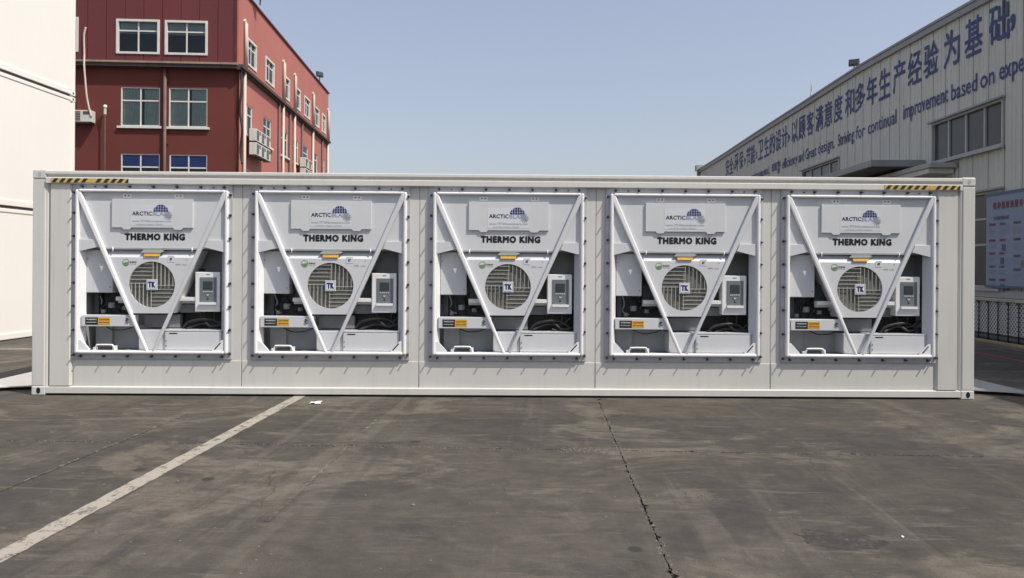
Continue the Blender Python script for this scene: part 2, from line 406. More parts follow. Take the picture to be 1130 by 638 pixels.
crumbs(yard(ju - .5, jv), yard(ju + .3, jv), 500, .05); crumbs(yard(ju - 7, jv - 3), yard(ju + 7, jv + 2), 500, 1.6)
o = obj('joint_crumbs', bm, 'stone'); o['kind'] = 'stuff'
tag(o, 'crumbled soil and chips scattered along the concrete joints', 'grit')

# dark leaf shaped stain, right foreground
c = on_ground(925, 596); bm = bmesh.new(); rr = random.Random(5); pts = []
for k in range(90):
    q = 2 * math.pi * k / 90; r_ = 1 + .12 * math.sin(3 * q + 1) + .07 * math.sin(7 * q) + rr.uniform(-.07, .07)
    pts.append(bm.verts.new((c.x + .245 * r_ * math.cos(q) + .03 * math.sin(q), c.y + .15 * r_ * math.sin(q) - .06 * math.cos(q), .0012)))
bm.faces.new(pts)
ground_mat('oil_stain', (.040, .035, .031), .47); struct(obj('oil_stain', bm, 'oil_stain'))

# ------------------------------------------------------------------ the big white container
L_, H_, D_ = 12.192, 2.896, 2.438
p0 = on_ground(34.5, 436.2); CR = .0123
C0 = Vector((p0.x, p0.y, 0))
cont = empty('cold_store_container', C0, CR, 'long off-white steel container carrying five refrigeration units, hazard stripes at its top corners', 'container')
def post(x0, x1, inner):                         # a corner post with a shallow folded step on its inner side
    bm = bmesh.new(); prism_z(bm, [(x0, 0), (x1, 0), (x1, .12), (x0, .12)], .118, H_ - .118)
    o = obj('corner_post', bm, 'white_paint', cont, .012); return o
CAST = bmesh.new(); 
def casting(x0, z0, parent):
    bm = bmesh.new(); box(bm, 0, .178, 0, .162, 0, .118)
    me = mesh('corner_casting', bm, 'white_paint'); o = link('corner_casting', me, parent, .014)
    o.location = (x0, -.006, z0)
    bm = bmesh.new(); pts = []
    top = z0 > 1
    cx_, cz, rx, rz = x0 + .093, z0 + (.062), (.022 if top else .026), (.03 if top else .04)
    for k in range(20): q = 2 * math.pi * k / 20; pts.append((cx_ + rx * math.cos(q), cz + rz * math.sin(q)))
    prism(bm, pts, -.0085, .05); obj('casting_hole', bm, 'galvanised' if top else 'ink_black', parent)
    return o
CAST.free()
for x0 in (0, L_ - .178):
    ps = post(x0, x0 + .165 if x0 == 0 else L_, 1) if x0 == 0 else post(L_ - .165, L_, -1)
    casting(x0, 0, ps); casting(x0, H_ - .118, ps)
# rear posts, back wall, floor
for x0 in (0, L_ - .165): B('corner_post', 'white_paint', cont, (x0, x0 + .165, D_ - .12, D_, 0, H_), bevel=.01)
B('back_wall', 'white_paint', cont, (.17, L_ - .17, D_ - .06, D_ - .02, .16, H_ - .07))
B('floor', 'beam_grey', cont, (.17, L_ - .17, .45, D_ - .07, .10, .16))
# bright folded channels beside the posts and pressed end plates
for s in (0, 1):
    def X(x): return x if s == 0 else L_ - x
    bm = bmesh.new()
    prism_z(bm, [(X(.166), .012), (X(.185), .012), (X(.215), .055), (X(.166), .055)], .118, H_ - .118)
    obj('folded_channel', bm, 'white_paint', cont)
    bm = bmesh.new()
    prism_z(bm, [(X(.222), .02), (X(.228), .004), (X(.475), .004), (X(.500), .038), (X(.222), .038)], .125, H_ - .175)
    obj('end_plate', bm, 'white_paint', cont)
# wall sheets (the gaps between them are the vertical seams)
pitch, UW, U0 = 2.289, 2.045, .500
seams = [.20] + [U0 + UW + .122 + pitch * i for i in range(4)] + [L_ - .20]
for a, b_ in zip(seams[:-1], seams[1:]):
    us_ = [u for u in (U0 + pitch * i for i in range(5)) if a < u + 1 < b_][0]
    B('wall_sheet', 'white_paint', cont, (a + .003, us_ + .05, .042, .10, .12, H_ - .12), (us_ + UW - .05, b_ - .003, .042, .10, .12, H_ - .12),
      (us_ + .05, us_ + UW - .05, .042, .10, .12, .52), (us_ + .05, us_ + UW - .05, .042, .10, 2.66, H_ - .12), bevel=.003)
    B('seam_cap', 'recess_grey', cont, (b_ - .02, b_ + .02, .06, .11, .12, H_ - .12)) if b_ < L_ - 1 else None
    # lower pressed plate, a hand proud of the sheet
    B('skirt_plate', 'white_paint', cont, (max(a, .51) + .006, min(b_, L_ - .51) - .006, .034, .05, .118, .452), bevel=.004)
# top side rail: square tube above, folded lip below
bm = bmesh.new()
prof = [(-.002, H_ - .012), (-.012, H_ - .02), (-.014, H_ - .052), (-.004, H_ - .062), (.012, H_ - .068), (.012, H_ - .092), (-.006, H_ - .098), (-.022, H_ - .106), (-.024, H_ - .170), (-.010, H_ - .178), (.045, H_ - .178), (.06, H_ - .012)]
def sweep_x(bm, prof, x0, x1):
    a = [bm.verts.new((x0, y, z)) for y, z in prof]; b_ = [bm.verts.new((x1, y, z)) for y, z in prof]
    bm.faces.new(a); bm.faces.new(b_[::-1])
    for i in range(len(a)): j = (i + 1) % len(a); bm.faces.new((a[i], a[j], b_[j], b_[i]))
sweep_x(bm, prof, .180, L_ - .180); obj('top_rail', bm, 'white_paint', cont)
bm = bmesh.new()
sweep_x(bm, [(-.002, .105), (.028, .118), (.06, .118), (.06, .028), (.02, .022), (-.002, .030)], .180, L_ - .180); obj('bottom_rail', bm, 'white_paint', cont)
B('under_rail', 'dark_steel', cont, (.2, L_ - .2, .05, .12, .012, .1))
# hazard stripes
def hazard(x0, x1):
    z0, z1 = H_ - .166, H_ - .110
    h = B('hazard_stripe', 'hazard_yellow', cont, (x0, x1, -.0275, -.021, z0, z1))
    mid_ = x0 + (x1 - x0) * (.48 if x0 < 5 else .60)
    x = x0 + .01
    bmh = None
    while x < x1 - .05:
        if not (mid_ - .060 < x < mid_ + .018):
            bm = bmesh.new(); wv = rnd.uniform(-.003, .003)
            prism(bm, [(x + wv, z0 + .001), (x + .050 + wv, z0 + .001), (min(x + .092 + wv, x1), z1 - .001), (min(x + .042 + wv, x1), z1 - .001)], -.0295, -.027)
            obj('black_band', bm, 'hazard_black', h)
        x += .093
    B('gap_tape', 'orange', h, (mid_ - .004, mid_ + .022, -.0290, -.027, z0, z1))
hazard(.245, 1.235); hazard(L_ - 1.21, L_ - .215)
# lowered end flaps lying on the ground at both ends
for s, lab in ((0, 'left'), (1, 'right')):
    bm = bmesh.new()
    if s == 0: prism_z(bm, [(-.01, .52), (-.01, 2.2), (-1.04, 2.2), (-1.04, .09)], .045, .060)
    else: prism_z(bm, [(L_ + .01, .56), (L_ + .01, 2.2), (L_ + .93, 2.2), (L_ + .93, .19)], .045, .060)
    obj('end_flap', bm, 'bright_steel', cont)
    x0_ = -.6 if s == 0 else L_ + .05
    B('flap_bearer', 'dark_steel', cont, (x0_, x0_ + .55, .55, .62, .002, .044), (x0_ + .2, x0_ + .5, .75, .82, .002, .044))
B('roof', 'white_paint', cont, (.06, L_ - .06, .07, D_ - .03, H_ - .06, H_ - .03))
for x0_ in (.02, L_ - .07): B('end_wall', 'white_paint', cont, (x0_, x0_ + .05, .13, D_ - .13, .12, H_ - .07))

# ------------------------------------------------------------------ refrigeration unit (one built, four copied)
S = 267.5
def ax(X): return (X - 25) / S
def az(Y): return (612 - Y) / S
def rect(X0, X1, Y0, Y1, y0, y1): return (ax(X0), ax(X1), y0, y1, az(Y1), az(Y0))
Z0 = .470
def unit_origin(i):
    return cont_mtx @ Vector((U0 + pitch * i, 0, Z0))
cont_mtx = Matrix.Translation(C0) @ Matrix.Rotation(CR, 4, 'Z')
unit_labels = ['leftmost refrigeration unit, under the left hazard stripe of the white container',
               'second refrigeration unit from the left, between the leftmost and the middle one',
               'middle refrigeration unit of the five in the white container wall',
               'fourth refrigeration unit from the left, between the middle and the rightmost one',
               'rightmost refrigeration unit, partly under the right hazard stripe of the container']
def make_unit():
    u = empty('refrigeration_unit', (0, 0, 0), 0, unit_labels[0], 'refrigeration unit', 'refrigeration units in the container wall')
    # flange with its bolts
    for rc in ((25, 41, 10, 612), (561, 572, 10, 612), (41, 561, 10, 29), (41, 561, 591, 612)): B('mounting_flange', 'galvanised', u, rect(*rc, .016, .041), bevel=.002)
    bm = bmesh.new()
    for (r, y0, y1, n) in ((.0170, -.002, .016, 6), (.008, -.047, -.002, 8)):
        pts = [(r * math.cos(2 * math.pi * k / n), r * math.sin(2 * math.pi * k / n)) for k in range(n)]; prism(bm, pts, y0, y1)
    bolt_me = mesh('bolt', bm, 'bolt_black')
    spots = [(33, y) for y in (40, 110, 190, 270, 350, 430, 513, 598)] + [(567, y) for y in (45, 115, 195, 272, 350, 430, 510, 592)]
    spots += [(x, 19) for x in (60, 140, 222, 303, 383, 465, 545)] + [(x, 602) for x in (57, 137, 218, 300, 382, 462, 540)]
    for (X, Y) in spots:
        o = link('bolt', bolt_me, u); o.location = (ax(X), 0, az(Y)); o.rotation_euler.y = rnd.uniform(0, 1)
    for X in (103, 507): o = link('bolt', bolt_me, u); o.location = (ax(X), .004, az(20)); o.scale = (.55, .55, .55)
    # welded tube frame
    for fx in (40, 550): B('frame_post', 'frame_white', u, rect(fx, fx + 12, 30, 592, -.034, .040), bevel=.020)
    B('frame_rail', 'frame_white', u, rect(51, 551, 29, 38.5, -.035, .038), bevel=.016); B('frame_rail', 'frame_white', u, rect(51, 551, 582, 593, -.035, .038), bevel=.018)
    for (xt, xb) in ((47, 294), (553, 301)):      # two diagonal braces meeting at the bottom
        s = 1 if xt < 300 else -1
        bm = bmesh.new(); wd = 11.5
        prism(bm, [(ax(xt - (0 if s > 0 else 0) ), az(36)), (ax(xt + s * 11), az(36)), (ax(xb - s * 0), az(588)), (ax(xb - s * 11.5), az(588)), (ax(xt), az(58))], -.032, .010)
        obj('diagonal_brace', bm, 'frame_white' if s > 0 else 'unit_white', u, .016)  # left brace in lighter white: its sunlit look is put into the colour
    # upper panel and the air-intake hatch
    bm = bmesh.new()
    prism(bm, [(ax(52), az(38)), (ax(550), az(38)), (ax(550), az(205)), (ax(498), az(228)), (ax(462), az(232)), (ax(142), az(232)), (ax(100), az(228)), (ax(52), az(205))], .012, .075)
    up = obj('upper_panel', bm, 'unit_white', u, .003)
    B('shadow_strip', 'recess_grey', up, rect(140, 468, 229, 235, .004, .09))  # grey strip drawn as the shadow line under the panel's lower edge
    for X in (166, 437):
        bm = bmesh.new(); tube(bm, [(ax(X), .0, az(243)), (ax(X), .0, az(228))], .007, 8); obj('catch', bm, 'frame_white', up)
    hp = bmesh.new()
    prism(hp, [(ax(x), az(y)) for x, y in ((163, 62), (440, 62), (440, 160), (408, 160), (400, 167), (378, 167), (372, 160), (230, 160), (224, 167), (204, 167), (197, 160), (163, 160))], -.012, .011)
    h = obj('hatch', hp, 'unit_white', u, .003)
    for X in (214, 391):
        B('hinge', 'sticker_white', h, rect(X - 15, X + 15, 44, 58, -.004, .011), bevel=.002)
        for dx in (-6, 6):
            bm = bmesh.new(); pts = [(ax(X + dx) + .009 * math.cos(q), az(50) + .009 * math.sin(q)) for q in [k * math.pi / 4 for k in range(8)]]
            prism(bm, pts, -.008, -.002); obj('hinge_screw', bm, 'ac_dark', h)
    # hatch decal
    B('decal', 'sticker_silver', h, rect(228, 370, 82, 152, -.0135, -.011))
    def put(me, X, Y, y, parent, nm=None):
        o = link(nm or me.name, me, parent); o.location = (ax(X), y, az(Y)); return o
    put(text_mesh('ARCTIC', 67 / S, 13 / S, .02, m='ink_black'), 267, 111, -.0150, h)
    put(text_mesh('BLAST', 60 / S, 14 / S, .004, m='ink_pale_blue'), 334, 111, -.0152, h)
    put(text_mesh('www.TITANcontainers.com', 134 / S, 8 / S, .0, m='ink_grey'), 300, 137, -.0150, h)
    put(text_mesh('worldwide container solutions', 92 / S, 5 / S, 0, m='ink_pale_blue'), 292, 148, -.0150, h)
    # dome of small blue tiles
    bm = bmesh.new(); cx_, cy_, rad = 331, 105, 26
    for iy in range(3):
        y0 = cy_ - iy * 8.6; y1 = y0 - 7.0
        for ix in range(-3, 3):
            x0_, x1_ = cx_ + ix * 8.6 + .9, cx_ + ix * 8.6 + 7.7
            def cl(x, y):
                hw = math.sqrt(max(0, rad * rad - (cy_ - y) ** 2)); return max(cx_ - hw, min(cx_ + hw, x))
            q = [(cl(x0_, y0), y0), (cl(x1_, y0), y0), (cl(x1_, y1), y1), (cl(x0_, y1), y1)]
            if abs(q[0][0] - q[1][0]) + abs(q[2][0] - q[3][0]) > 2 and cy_ - y1 <= rad:
                try: bm.faces.new([bm.verts.new((ax(a_), -.0158, az(b_))) for a_, b_ in q])
                except Exception: pass
    obj('dome_emblem', bm, 'ink_navy', h)
    bm = bmesh.new()                              # small snow-crystal gear right of the dome
    for k in range(6):
        q = k * math.pi / 6; c_, s_ = math.cos(q), math.sin(q); L2, W2 = 15, 1.2
        pts = [(356 + c_ * a_ - s_ * b_, 118 + s_ * a_ + c_ * b_) for a_, b_ in ((-L2, -W2), (L2, -W2), (L2, W2), (-L2, W2))]
        bm.faces.new([bm.verts.new((ax(x), -.0162 - k * .00005, az(y))) for x, y in pts])
    obj('crystal_emblem', bm, 'ink_grey', h)
    put(text_mesh('THERMO KING', 203 / S, 20.5 / S, .07, m='ink_black'), 308, 191, .0102, up)
    # gussets
    for s in (1, -1):
        X = (lambda x: x) if s > 0 else (lambda x: 600 - x)
        bm = bmesh.new(); prism(bm, [(ax(X(52)), az(201)), (ax(X(108)), az(201)), (ax(X(120)), az(226)), (ax(X(52)), az(243))], -.012, .010)
        obj('gusset', bm, 'unit_white', u, .003)
        bm = bmesh.new(); prism(bm, [(ax(X(52)), az(545)), (ax(X(60)), az(545)), (ax(X(90)), az(578)), (ax(X(90)), az(583)), (ax(X(52)), az(583))], -.018, .012)
        obj('gusset', bm, 'frame_white', u, .002)
    # slanting jambs of the recess
    bm = bmesh.new(); prism_z(bm, [(ax(52), -.01), (ax(54), -.01), (ax(64), .085), (ax(52), .10)], az(583), az(236)); obj('jamb', bm, 'frame_white', u)  # lighter white than the opposite jamb, sunlight put into its colour
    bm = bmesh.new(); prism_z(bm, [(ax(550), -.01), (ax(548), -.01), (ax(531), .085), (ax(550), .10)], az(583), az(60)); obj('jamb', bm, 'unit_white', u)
    # recess: back, sides, floor, roof
    B('recess', 'recess_grey', u, rect(30, 570, 232, 600, .40, .42), rect(30, 50, 232, 600, .05, .40), rect(552, 570, 232, 600, .05, .40),
      rect(50, 552, 584, 600, .05, .40), rect(50, 552, 226, 234, .09, .40))
    # compressor cover
    c_ = B('compressor_cover', 'unit_white', u, rect(63, 154, 236, 385, .085, .30), bevel=.008)
    for (X, Y) in ((68, 268), (146, 365), (90, 318)):
        bm = bmesh.new(); pts = [(ax(X) + .007 * math.cos(q), az(Y) + .007 * math.sin(q)) for q in [k * math.pi / 4 for k in range(8)]]
        prism(bm, pts, .079, .086); obj('screw', bm, 'ac_dark' if X != 90 else 'sticker_white', c_)
    # machinery bay under it
    B('machinery_bay', 'dark_steel', u, rect(74, 252, 385, 462, .33, .39), rect(74, 90, 385, 462, .2, .33))
    rr = random.Random(21)
    hoses = [((84, 385), (92, 415), (86, 440), (110, 452)), ((100, 386), (112, 420), (130, 430), (140, 455)), ((120, 386), (118, 430), (128, 458)),
             ((140, 388), (150, 420), (175, 432), (200, 452)), ((95, 440), (130, 418), (170, 440), (235, 436)), ((158, 395), (168, 425), (150, 452), (190, 460))]
    for hpts in hoses:
        bm = bmesh.new(); tube(bm, curve_pts([(ax(x), .20 + rr.uniform(0, .09), az(y)) for x, y in hpts], 5), rr.uniform(.008, .017), 7)
        obj('hose', bm, 'black_rubber' if rr.random() < .7 else 'recess_grey', u)
    for (X, Y, r_, l_) in ((134, 430, .045, .07), (180, 440, .035, .05), (104, 452, .03, .05)):
        bm = bmesh.new(); tube(bm, [(ax(X), .22, az(Y) - l_ / 2), (ax(X), .22, az(Y) + l_ / 2)], r_, 12); obj('valve_body', bm, 'beam_grey', u, .004)
    # label crossbar
    cb = B('crossbar', 'unit_white', u, rect(60, 243, 461, 500, -.006, .10), bevel=.006)
    B('black_label', 'ink_black', cb, rect(75, 117.5, 469, 494, -.0085, -.0055)); B('orange_label', 'orange', cb, rect(118, 160, 469, 494, -.0085, -.0055))
    put(text_mesh('WARNING', 34 / S, 5 / S, .01, m='sticker_white'), 96, 476, -.0093, cb); put(text_mesh('CAUTION', 34 / S, 5 / S, .01, m='ink_black'), 139, 476, -.0093, cb)
    put(text_mesh('ROTATING PARTS', 34 / S, 3.5 / S, .01, m='sticker_white'), 96, 486, -.0093, cb); put(text_mesh('HIGH VOLTAGE', 34 / S, 3.5 / S, .01, m='ink_black'), 139, 486, -.0093, cb)
    bm = bmesh.new(); tube(bm, curve_pts([(ax(214), -.012, az(471)), (ax(221), -.014, az(475)), (ax(214), -.014, az(480)), (ax(222), -.012, az(486))], 4), .006, 6); obj('bolt_clip', bm, 'ink_black', cb)
    # lower-left pocket wall, and a lifting handle standing on the sill
    B('pocket_wall', 'recess_grey', u, rect(74, 130, 500, 583, .25, .39), rect(130, 250, 500, 583, .30, .39))
    bm = bmesh.new(); tube(bm, curve_pts([(ax(106), -.012, az(584)), (ax(114), -.012, az(566)), (ax(120), -.012, az(563)), (ax(164), -.012, az(563)), (ax(170), -.012, az(566)), (ax(178), -.012, az(584))], 4), .011, 8)
    hd = obj('lift_handle', bm, 'frame_white', u); B('handle_plate', 'ac_dark', hd, rect(121, 165, 570, 580, .000, .02)); B('foot', 'sticker_white', hd, rect(168, 180, 566, 583, -.01, .03), rect(102, 112, 572, 583, -.01, .03))
    bm = bmesh.new(); tube(bm, curve_pts([(ax(128), .1, az(500)), (ax(160), .06, az(513)), (ax(200), .07, az(512)), (ax(232), .1, az(500))], 5), .007, 6); obj('cable', bm, 'black_rubber', u)
    # condenser cowl: sloping bright top, face with round opening
    FY = .000; cx_, cz_, rad = ax(300), az(355), 79 / S
    outline = [(150, 262), (450, 262), (366, 454), (234, 454)]
    bm = bmesh.new()
    poly = [Vector((ax(x), az(y))) for x, y in outline]
    N = 64; inner, outer = [], []
    angs = sorted([2 * math.pi * k / N for k in range(N)] + [math.atan2(p.y - cz_, p.x - cx_) % (2 * math.pi) for p in poly])
    for q in angs:
        d = Vector((math.cos(q), math.sin(q))); best = None
        for i in range(4):
            a_, b_ = poly[i], poly[(i + 1) % 4]; e = b_ - a_; den = d.x * e.y - d.y * e.x
            if abs(den) < 1e-9: continue
            w_ = a_ - Vector((cx_, cz_)); t = (w_.x * e.y - w_.y * e.x) / den; s_ = (w_.x * d.y - w_.y * d.x) / den
            if t > 0 and -1e-6 <= s_ <= 1 + 1e-6 and (best is None or t < best): best = t
        outer.append((cx_ + d.x * best, cz_ + d.y * best)); inner.append((cx_ + d.x * rad, cz_ + d.y * rad))
    vo = [bm.verts.new((x, FY, z)) for x, z in outer]; vi = [bm.verts.new((x, FY, z)) for x, z in inner]; vb = [bm.verts.new((x, FY + .035, z)) for x, z in inner]
    vs2 = [bm.verts.new((x, FY + .30, z)) for x, z in outer]; n_ = len(angs)
    for i in range(n_):
        j = (i + 1) % n_
        bm.faces.new((vo[i], vo[j], vi[j], vi[i])); bm.faces.new((vi[i], vi[j], vb[j], vb[i]))
        if not (outer[i][1] > az(263) and outer[j][1] > az(263)): bm.faces.new((vo[j], vo[i], vs2[i], vs2[j]))
    cowl = obj('condenser_cowl', bm, 'unit_white', u)
    bm = bmesh.new()                              # sloping top
    a0 = [(ax(150), FY, az(262)), (ax(450), FY, az(262)), (ax(462), .075, az(237)), (ax(140), .075, az(237))]
    b0 = [(ax(150), FY + .30, az(262)), (ax(450), FY + .30, az(262)), (ax(462), .30, az(237)), (ax(140), .30, az(237))]
    va = [bm.verts.new(p) for p in a0]; vb_ = [bm.verts.new(p) for p in b0]
    bm.faces.new(va); bm.faces.new(vb_[::-1])
    for i in range(4): j = (i + 1) % 4; bm.faces.new((va[i], va[j], vb_[j], vb_[i]))
    obj('cowl_top', bm, 'unit_white', cowl)
    bm = bmesh.new(); tube(bm, [(cx_, FY + .036, cz_), (cx_, FY + .05, cz_)], rad + .004, 48); obj('grille_backing', bm, 'grille_back', cowl)
    # pinwheel grille: four quadrants of parallel slats
    st = 13.6 / S; hw = .0034
    for quad in range(4):
        for k in range(6):
            o_ = (k + .45) * st - .012                # offset from the quadrant's axis
            lim = math.sqrt(max(0, (rad - .002) ** 2 - o_ ** 2)); lo_ = -.022 if k > 0 else .05
            if lim < .03: continue
            a_, b_ = lo_, lim
            if quad == 0: bx = (-b_, -a_, o_ - hw, o_ + hw)       # top left: level slats
            if quad == 1: bx = (o_ - hw, o_ + hw, a_, b_)         # top right: upright slats
            if quad == 2: bx = (a_, b_, -o_ - hw, -o_ + hw)       # bottom right: level slats
            if quad == 3: bx = (-o_ - hw, -o_ + hw, -b_, -a_)     # bottom left: upright slats
            B('slat', 'slat_grey', cowl, (cx_ + bx[0], cx_ + bx[1], FY + .006 + .0004 * quad, FY + .016 + .0004 * quad, cz_ + bx[2], cz_ + bx[3]))
    B('emblem_plate', 'sticker_silver', cowl, rect(282, 319, 337, 374, FY - .004, FY + .008), bevel=.002)
    B('emblem_square', 'ink_pale_blue', cowl, rect(285, 316, 340, 371, FY - .0052, FY - .0042))
    B('emblem_inner', 'sticker_white', cowl, rect(287, 314, 342, 369, FY - .0064, FY - .0053))
    put(text_mesh('TK', 22 / S, 18 / S, .06, m='ink_navy'), 300.5, 355, FY - .0078, cowl)
    bm = bmesh.new()
    for k in range(24):
        q0, q1 = 2 * math.pi * k / 24, 2 * math.pi * (k + 1) / 24
        bm.faces.new([bm.verts.new((ax(211) + r_ * math.cos(q), FY - .0015, az(280) + r_ * math.sin(q))) for r_, q in ((12.5 / S, q0), (12.5 / S, q1), (10.6 / S, q1), (10.6 / S, q0))])
    bm.faces.new([bm.verts.new((ax(x), FY - .0016, az(y))) for x, y in ((201, 281), (221, 277), (219, 286), (213, 290), (206, 289))])
    obj('round_logo', bm, 'ink_green', cowl)
    put(text_mesh('R404A', 22 / S, 5.5 / S, .02, m='ink_black'), 237, 278, FY - .002, cowl); put(text_mesh('POE OIL', 22 / S, 4.5 / S, .0, m='ink_grey'), 237, 285, FY - .002, cowl)
    s1 = B('sticker', 'sticker_silver', cowl, rect(354, 377, 255.5, 277, FY - .003, FY - .001)); put(text_mesh('AT', 9 / S, 8 / S, .05, m='ink_black'), 365, 267, FY - .0042, cowl)
    put(text_mesh('www.', 18 / S, 6 / S, .0, m='ink_grey'), 390, 286, FY - .002, cowl); put(text_mesh('info', 16 / S, 6 / S, .0, m='ink_grey'), 412, 286, FY - .002, cowl)
    for X in (355, 420):
        bm = bmesh.new(); pts = [(ax(X) + .005 * math.cos(q), az(298 if X < 400 else 268) + .005 * math.sin(q)) for q in [k * math.pi / 4 for k in range(8)]]
        prism(bm, pts, FY - .004, FY + .002); obj('screw', bm, 'ac_dark', cowl)
    # brass-coloured grab handle on the cowl top
    bm = bmesh.new(); prism(bm, [(ax(262), az(246)), (ax(272), az(236)), (ax(332), az(236)), (ax(342), az(240)), (ax(330), az(246))], -.012, .03); gh = obj('grab_plate', bm, 'aluminium', u)
    bm = bmesh.new()
    va = [bm.verts.new(p) for p in ((ax(275), -.016, az(258)), (ax(327), -.016, az(258)), (ax(330), .0, az(243)), (ax(272), .0, az(243)))]; bm.faces.new(va)
    vb_ = [bm.verts.new((v.co.x, v.co.y + .012, v.co.z)) for v in va]; bm.faces.new(vb_[::-1])
    for i in range(4): j = (i + 1) % 4; bm.faces.new((va[i], va[j], vb_[j], vb_[i]))
    obj('amber_tag', bm, 'brass_orange', gh)
    # bracket rail behind the cowl
    for xa_ in (163, 370):
        B('bracket_rail', 'frame_white', u, rect(xa_, xa_ + 77, 399, 412, .10, .20), bevel=.003); B('bracket_lip', 'unit_white', u, rect(xa_, xa_ + 77, 412, 421, .16, .20))
    B('cable_bay', 'black_rubber', u, rect(372, 548, 440, 516, .36, .395), rect(246, 372, 454, 516, .33, .395))  # black sheets added behind the cables to darken the recess
    B('coil_block', 'dark_steel', u, rect(166, 240, 345, 399, .20, .38)); B('coil_block', 'dark_steel', u, rect(380, 440, 300, 399, .26, .38))
    B('pump_housing', 'beam_grey', u, rect(372, 448, 424, 455, .22, .38), bevel=.01)
    # controller
    k_ = B('controller_box', 'frame_white', u, rect(438, 524, 311, 449, .09, .24), bevel=.008)
    B('facia', 'panel_grey', k_, rect(455, 513, 329, 415, .083, .092), bevel=.002)
    B('screen', 'screen_dark', k_, rect(467, 499, 343, 372, .078, .084))
    for i in range(5): B('key', 'key_light', k_, rect(466 + i * 7, 471 + i * 7, 377, 381, .0785, .084))
    bm = bmesh.new(); prism(bm, [(ax(475), az(387)), (ax(491), az(387)), (ax(483), az(398))], .0785, .084); obj('key', bm, 'ink_black', k_)
    bm = bmesh.new(); prism(bm, [(ax(476), az(388)), (ax(490), az(388)), (ax(483), az(396))], .0775, .0786); obj('key', bm, 'key_light', k_)
    B('key', 'ink_black', k_, rect(480, 486, 402, 405, .0785, .084))
    put(text_mesh('SMART', 14 / S, 4 / S, .02, m='ink_green'), 483, 319, .0885, k_)
    B('sight_ledge', 'sticker_white', k_, rect(455, 513, 416, 424, .06, .091))
    # grey beam and cable loops under the cowl
    B('cross_beam', 'beam_grey', u, rect(246, 372, 462, 508, .22, .30), bevel=.006)
    B('cover_lid', 'unit_white', u, rect(330, 538, 511, 516, .02, .26))
    for pts in (((390, 508), (410, 487), (460, 476), (500, 482), (532, 505)), ((400, 511), (450, 492), (500, 494), (536, 470)), ((452, 452), (460, 478), (490, 500), (535, 492)),
                ((500, 450), (498, 480), (494, 500)), ((447, 510), (470, 516), (505, 514), (525, 505))):
        bm = bmesh.new(); tube(bm, curve_pts([(ax(x), .13 + rr.uniform(0, .05), az(y)) for x, y in pts], 6), rr.uniform(.008, .020), 7); obj('cable', bm, 'black_rubber', u)
    # floor boxes
    lb = B('lower_box', 'unit_white', u, rect(342, 536, 517, 581, .022, .34), bevel=.012)
    B('slot', 'ink_black', lb, rect(358, 386, 521, 525, .0205, .024))
    for Y in (549, 566): 
        bm = bmesh.new(); pts = [(ax(348) + .007 * math.cos(q), az(Y) + .007 * math.sin(q)) for q in [k * math.pi / 4 for k in range(8)]]
        prism(bm, pts, .016, .023); obj('screw', bm, 'ink_black', lb)
    B('centre_box', 'unit_white', u, rect(250, 341, 512, 582, .05, .34), bevel=.006)
    bm = bmesh.new(); tube(bm, [(ax(514), -.004, az(580)), (ax(519), -.012, az(575)), (ax(538), -.012, az(554)), (ax(542), -.004, az(552))], .011, 6); obj('tie_strap', bm, 'ink_black', u)
    return u
unit = make_unit(); index_children(unit)
units = [unit]
for i in range(1, 5): c = copy_tree(unit); c['label'] = unit_labels[i]; units.append(c)
for i, u in enumerate(units[1:]):                # cables hang a little differently on every unit
    for ch in [o for o in bpy.data.objects if o.parent == u and o.name.split('.')[0] in ('cable', 'hose', 'valve_body', 'compressor_cover', 'lift_handle', 'tie_strap')]:
        big = ch.name.split('.')[0] in ('cable', 'hose')
        ch.location.x += rnd.uniform(-.04, .04) if big else rnd.uniform(-.010, .010); ch.location.z += rnd.uniform(-.008, .004) if big else 0
        ch.rotation_euler.y = rnd.uniform(-.02, .02) if big else 0
for i, u in enumerate(units):
    u.location = unit_origin(i); u.rotation_euler = (0, 0, CR)

# ------------------------------------------------------------------ stack of white containers on the left
sk = Vector(((32) / F, 1, 0)).normalized(); srot = math.atan2(sk.y, sk.x)
pL = on_ground(0, 377); far = pL + sk * ((18.55 - pL.y) / sk.y); near = far - sk * 12.192
labs = ['lowest of the three stacked white containers at the left edge', 'middle one of the three stacked white containers, behind the left end of the long container',
        'topmost of the three stacked white containers, beside the red building']
for i in range(3):
    z = i * 2.93
    t = empty('shipping_container', (near.x, near.y, z), srot, labs[i], 'container', 'white containers stacked on the left')
    B('side_panel', 'stack_white', t, (.10, 12.09, .022, .06, .15, 2.80), bevel=.004)
    B('top_rail', 'stack_white', t, (.17, 12.02, 0.005, .09, 2.80, 2.885), bevel=.012); B('bottom_rail', 'stack_white', t, (.17, 12.02, 0.0, .09, .02, .15), bevel=.01)
    B('corner_post', 'stack_white', t, (0, .10, .004, .12, .118, 2.78), bevel=.006); B('corner_post', 'stack_white', t, (12.092, 12.192, .004, .12, .118, 2.78), bevel=.006)
    for x in (0, 12.014):
        for zz in (0, 2.778):
            k = B('corner_casting', 'stack_white', t, (x, x + .178, -.006, .16, zz, zz + .118), bevel=.012)
            B('casting_hole', 'ac_dark', k, (x + .06, x + .115, -.0075, .03, zz + .035, zz + .085))
    B('rear_shell', 'stack_white', t, (.03, 12.16, .06, 2.43, .1, 2.87))
    B('rail_seam', 'ac_dark', t, (.2, 12.0, .03, .08, -.04, .018))

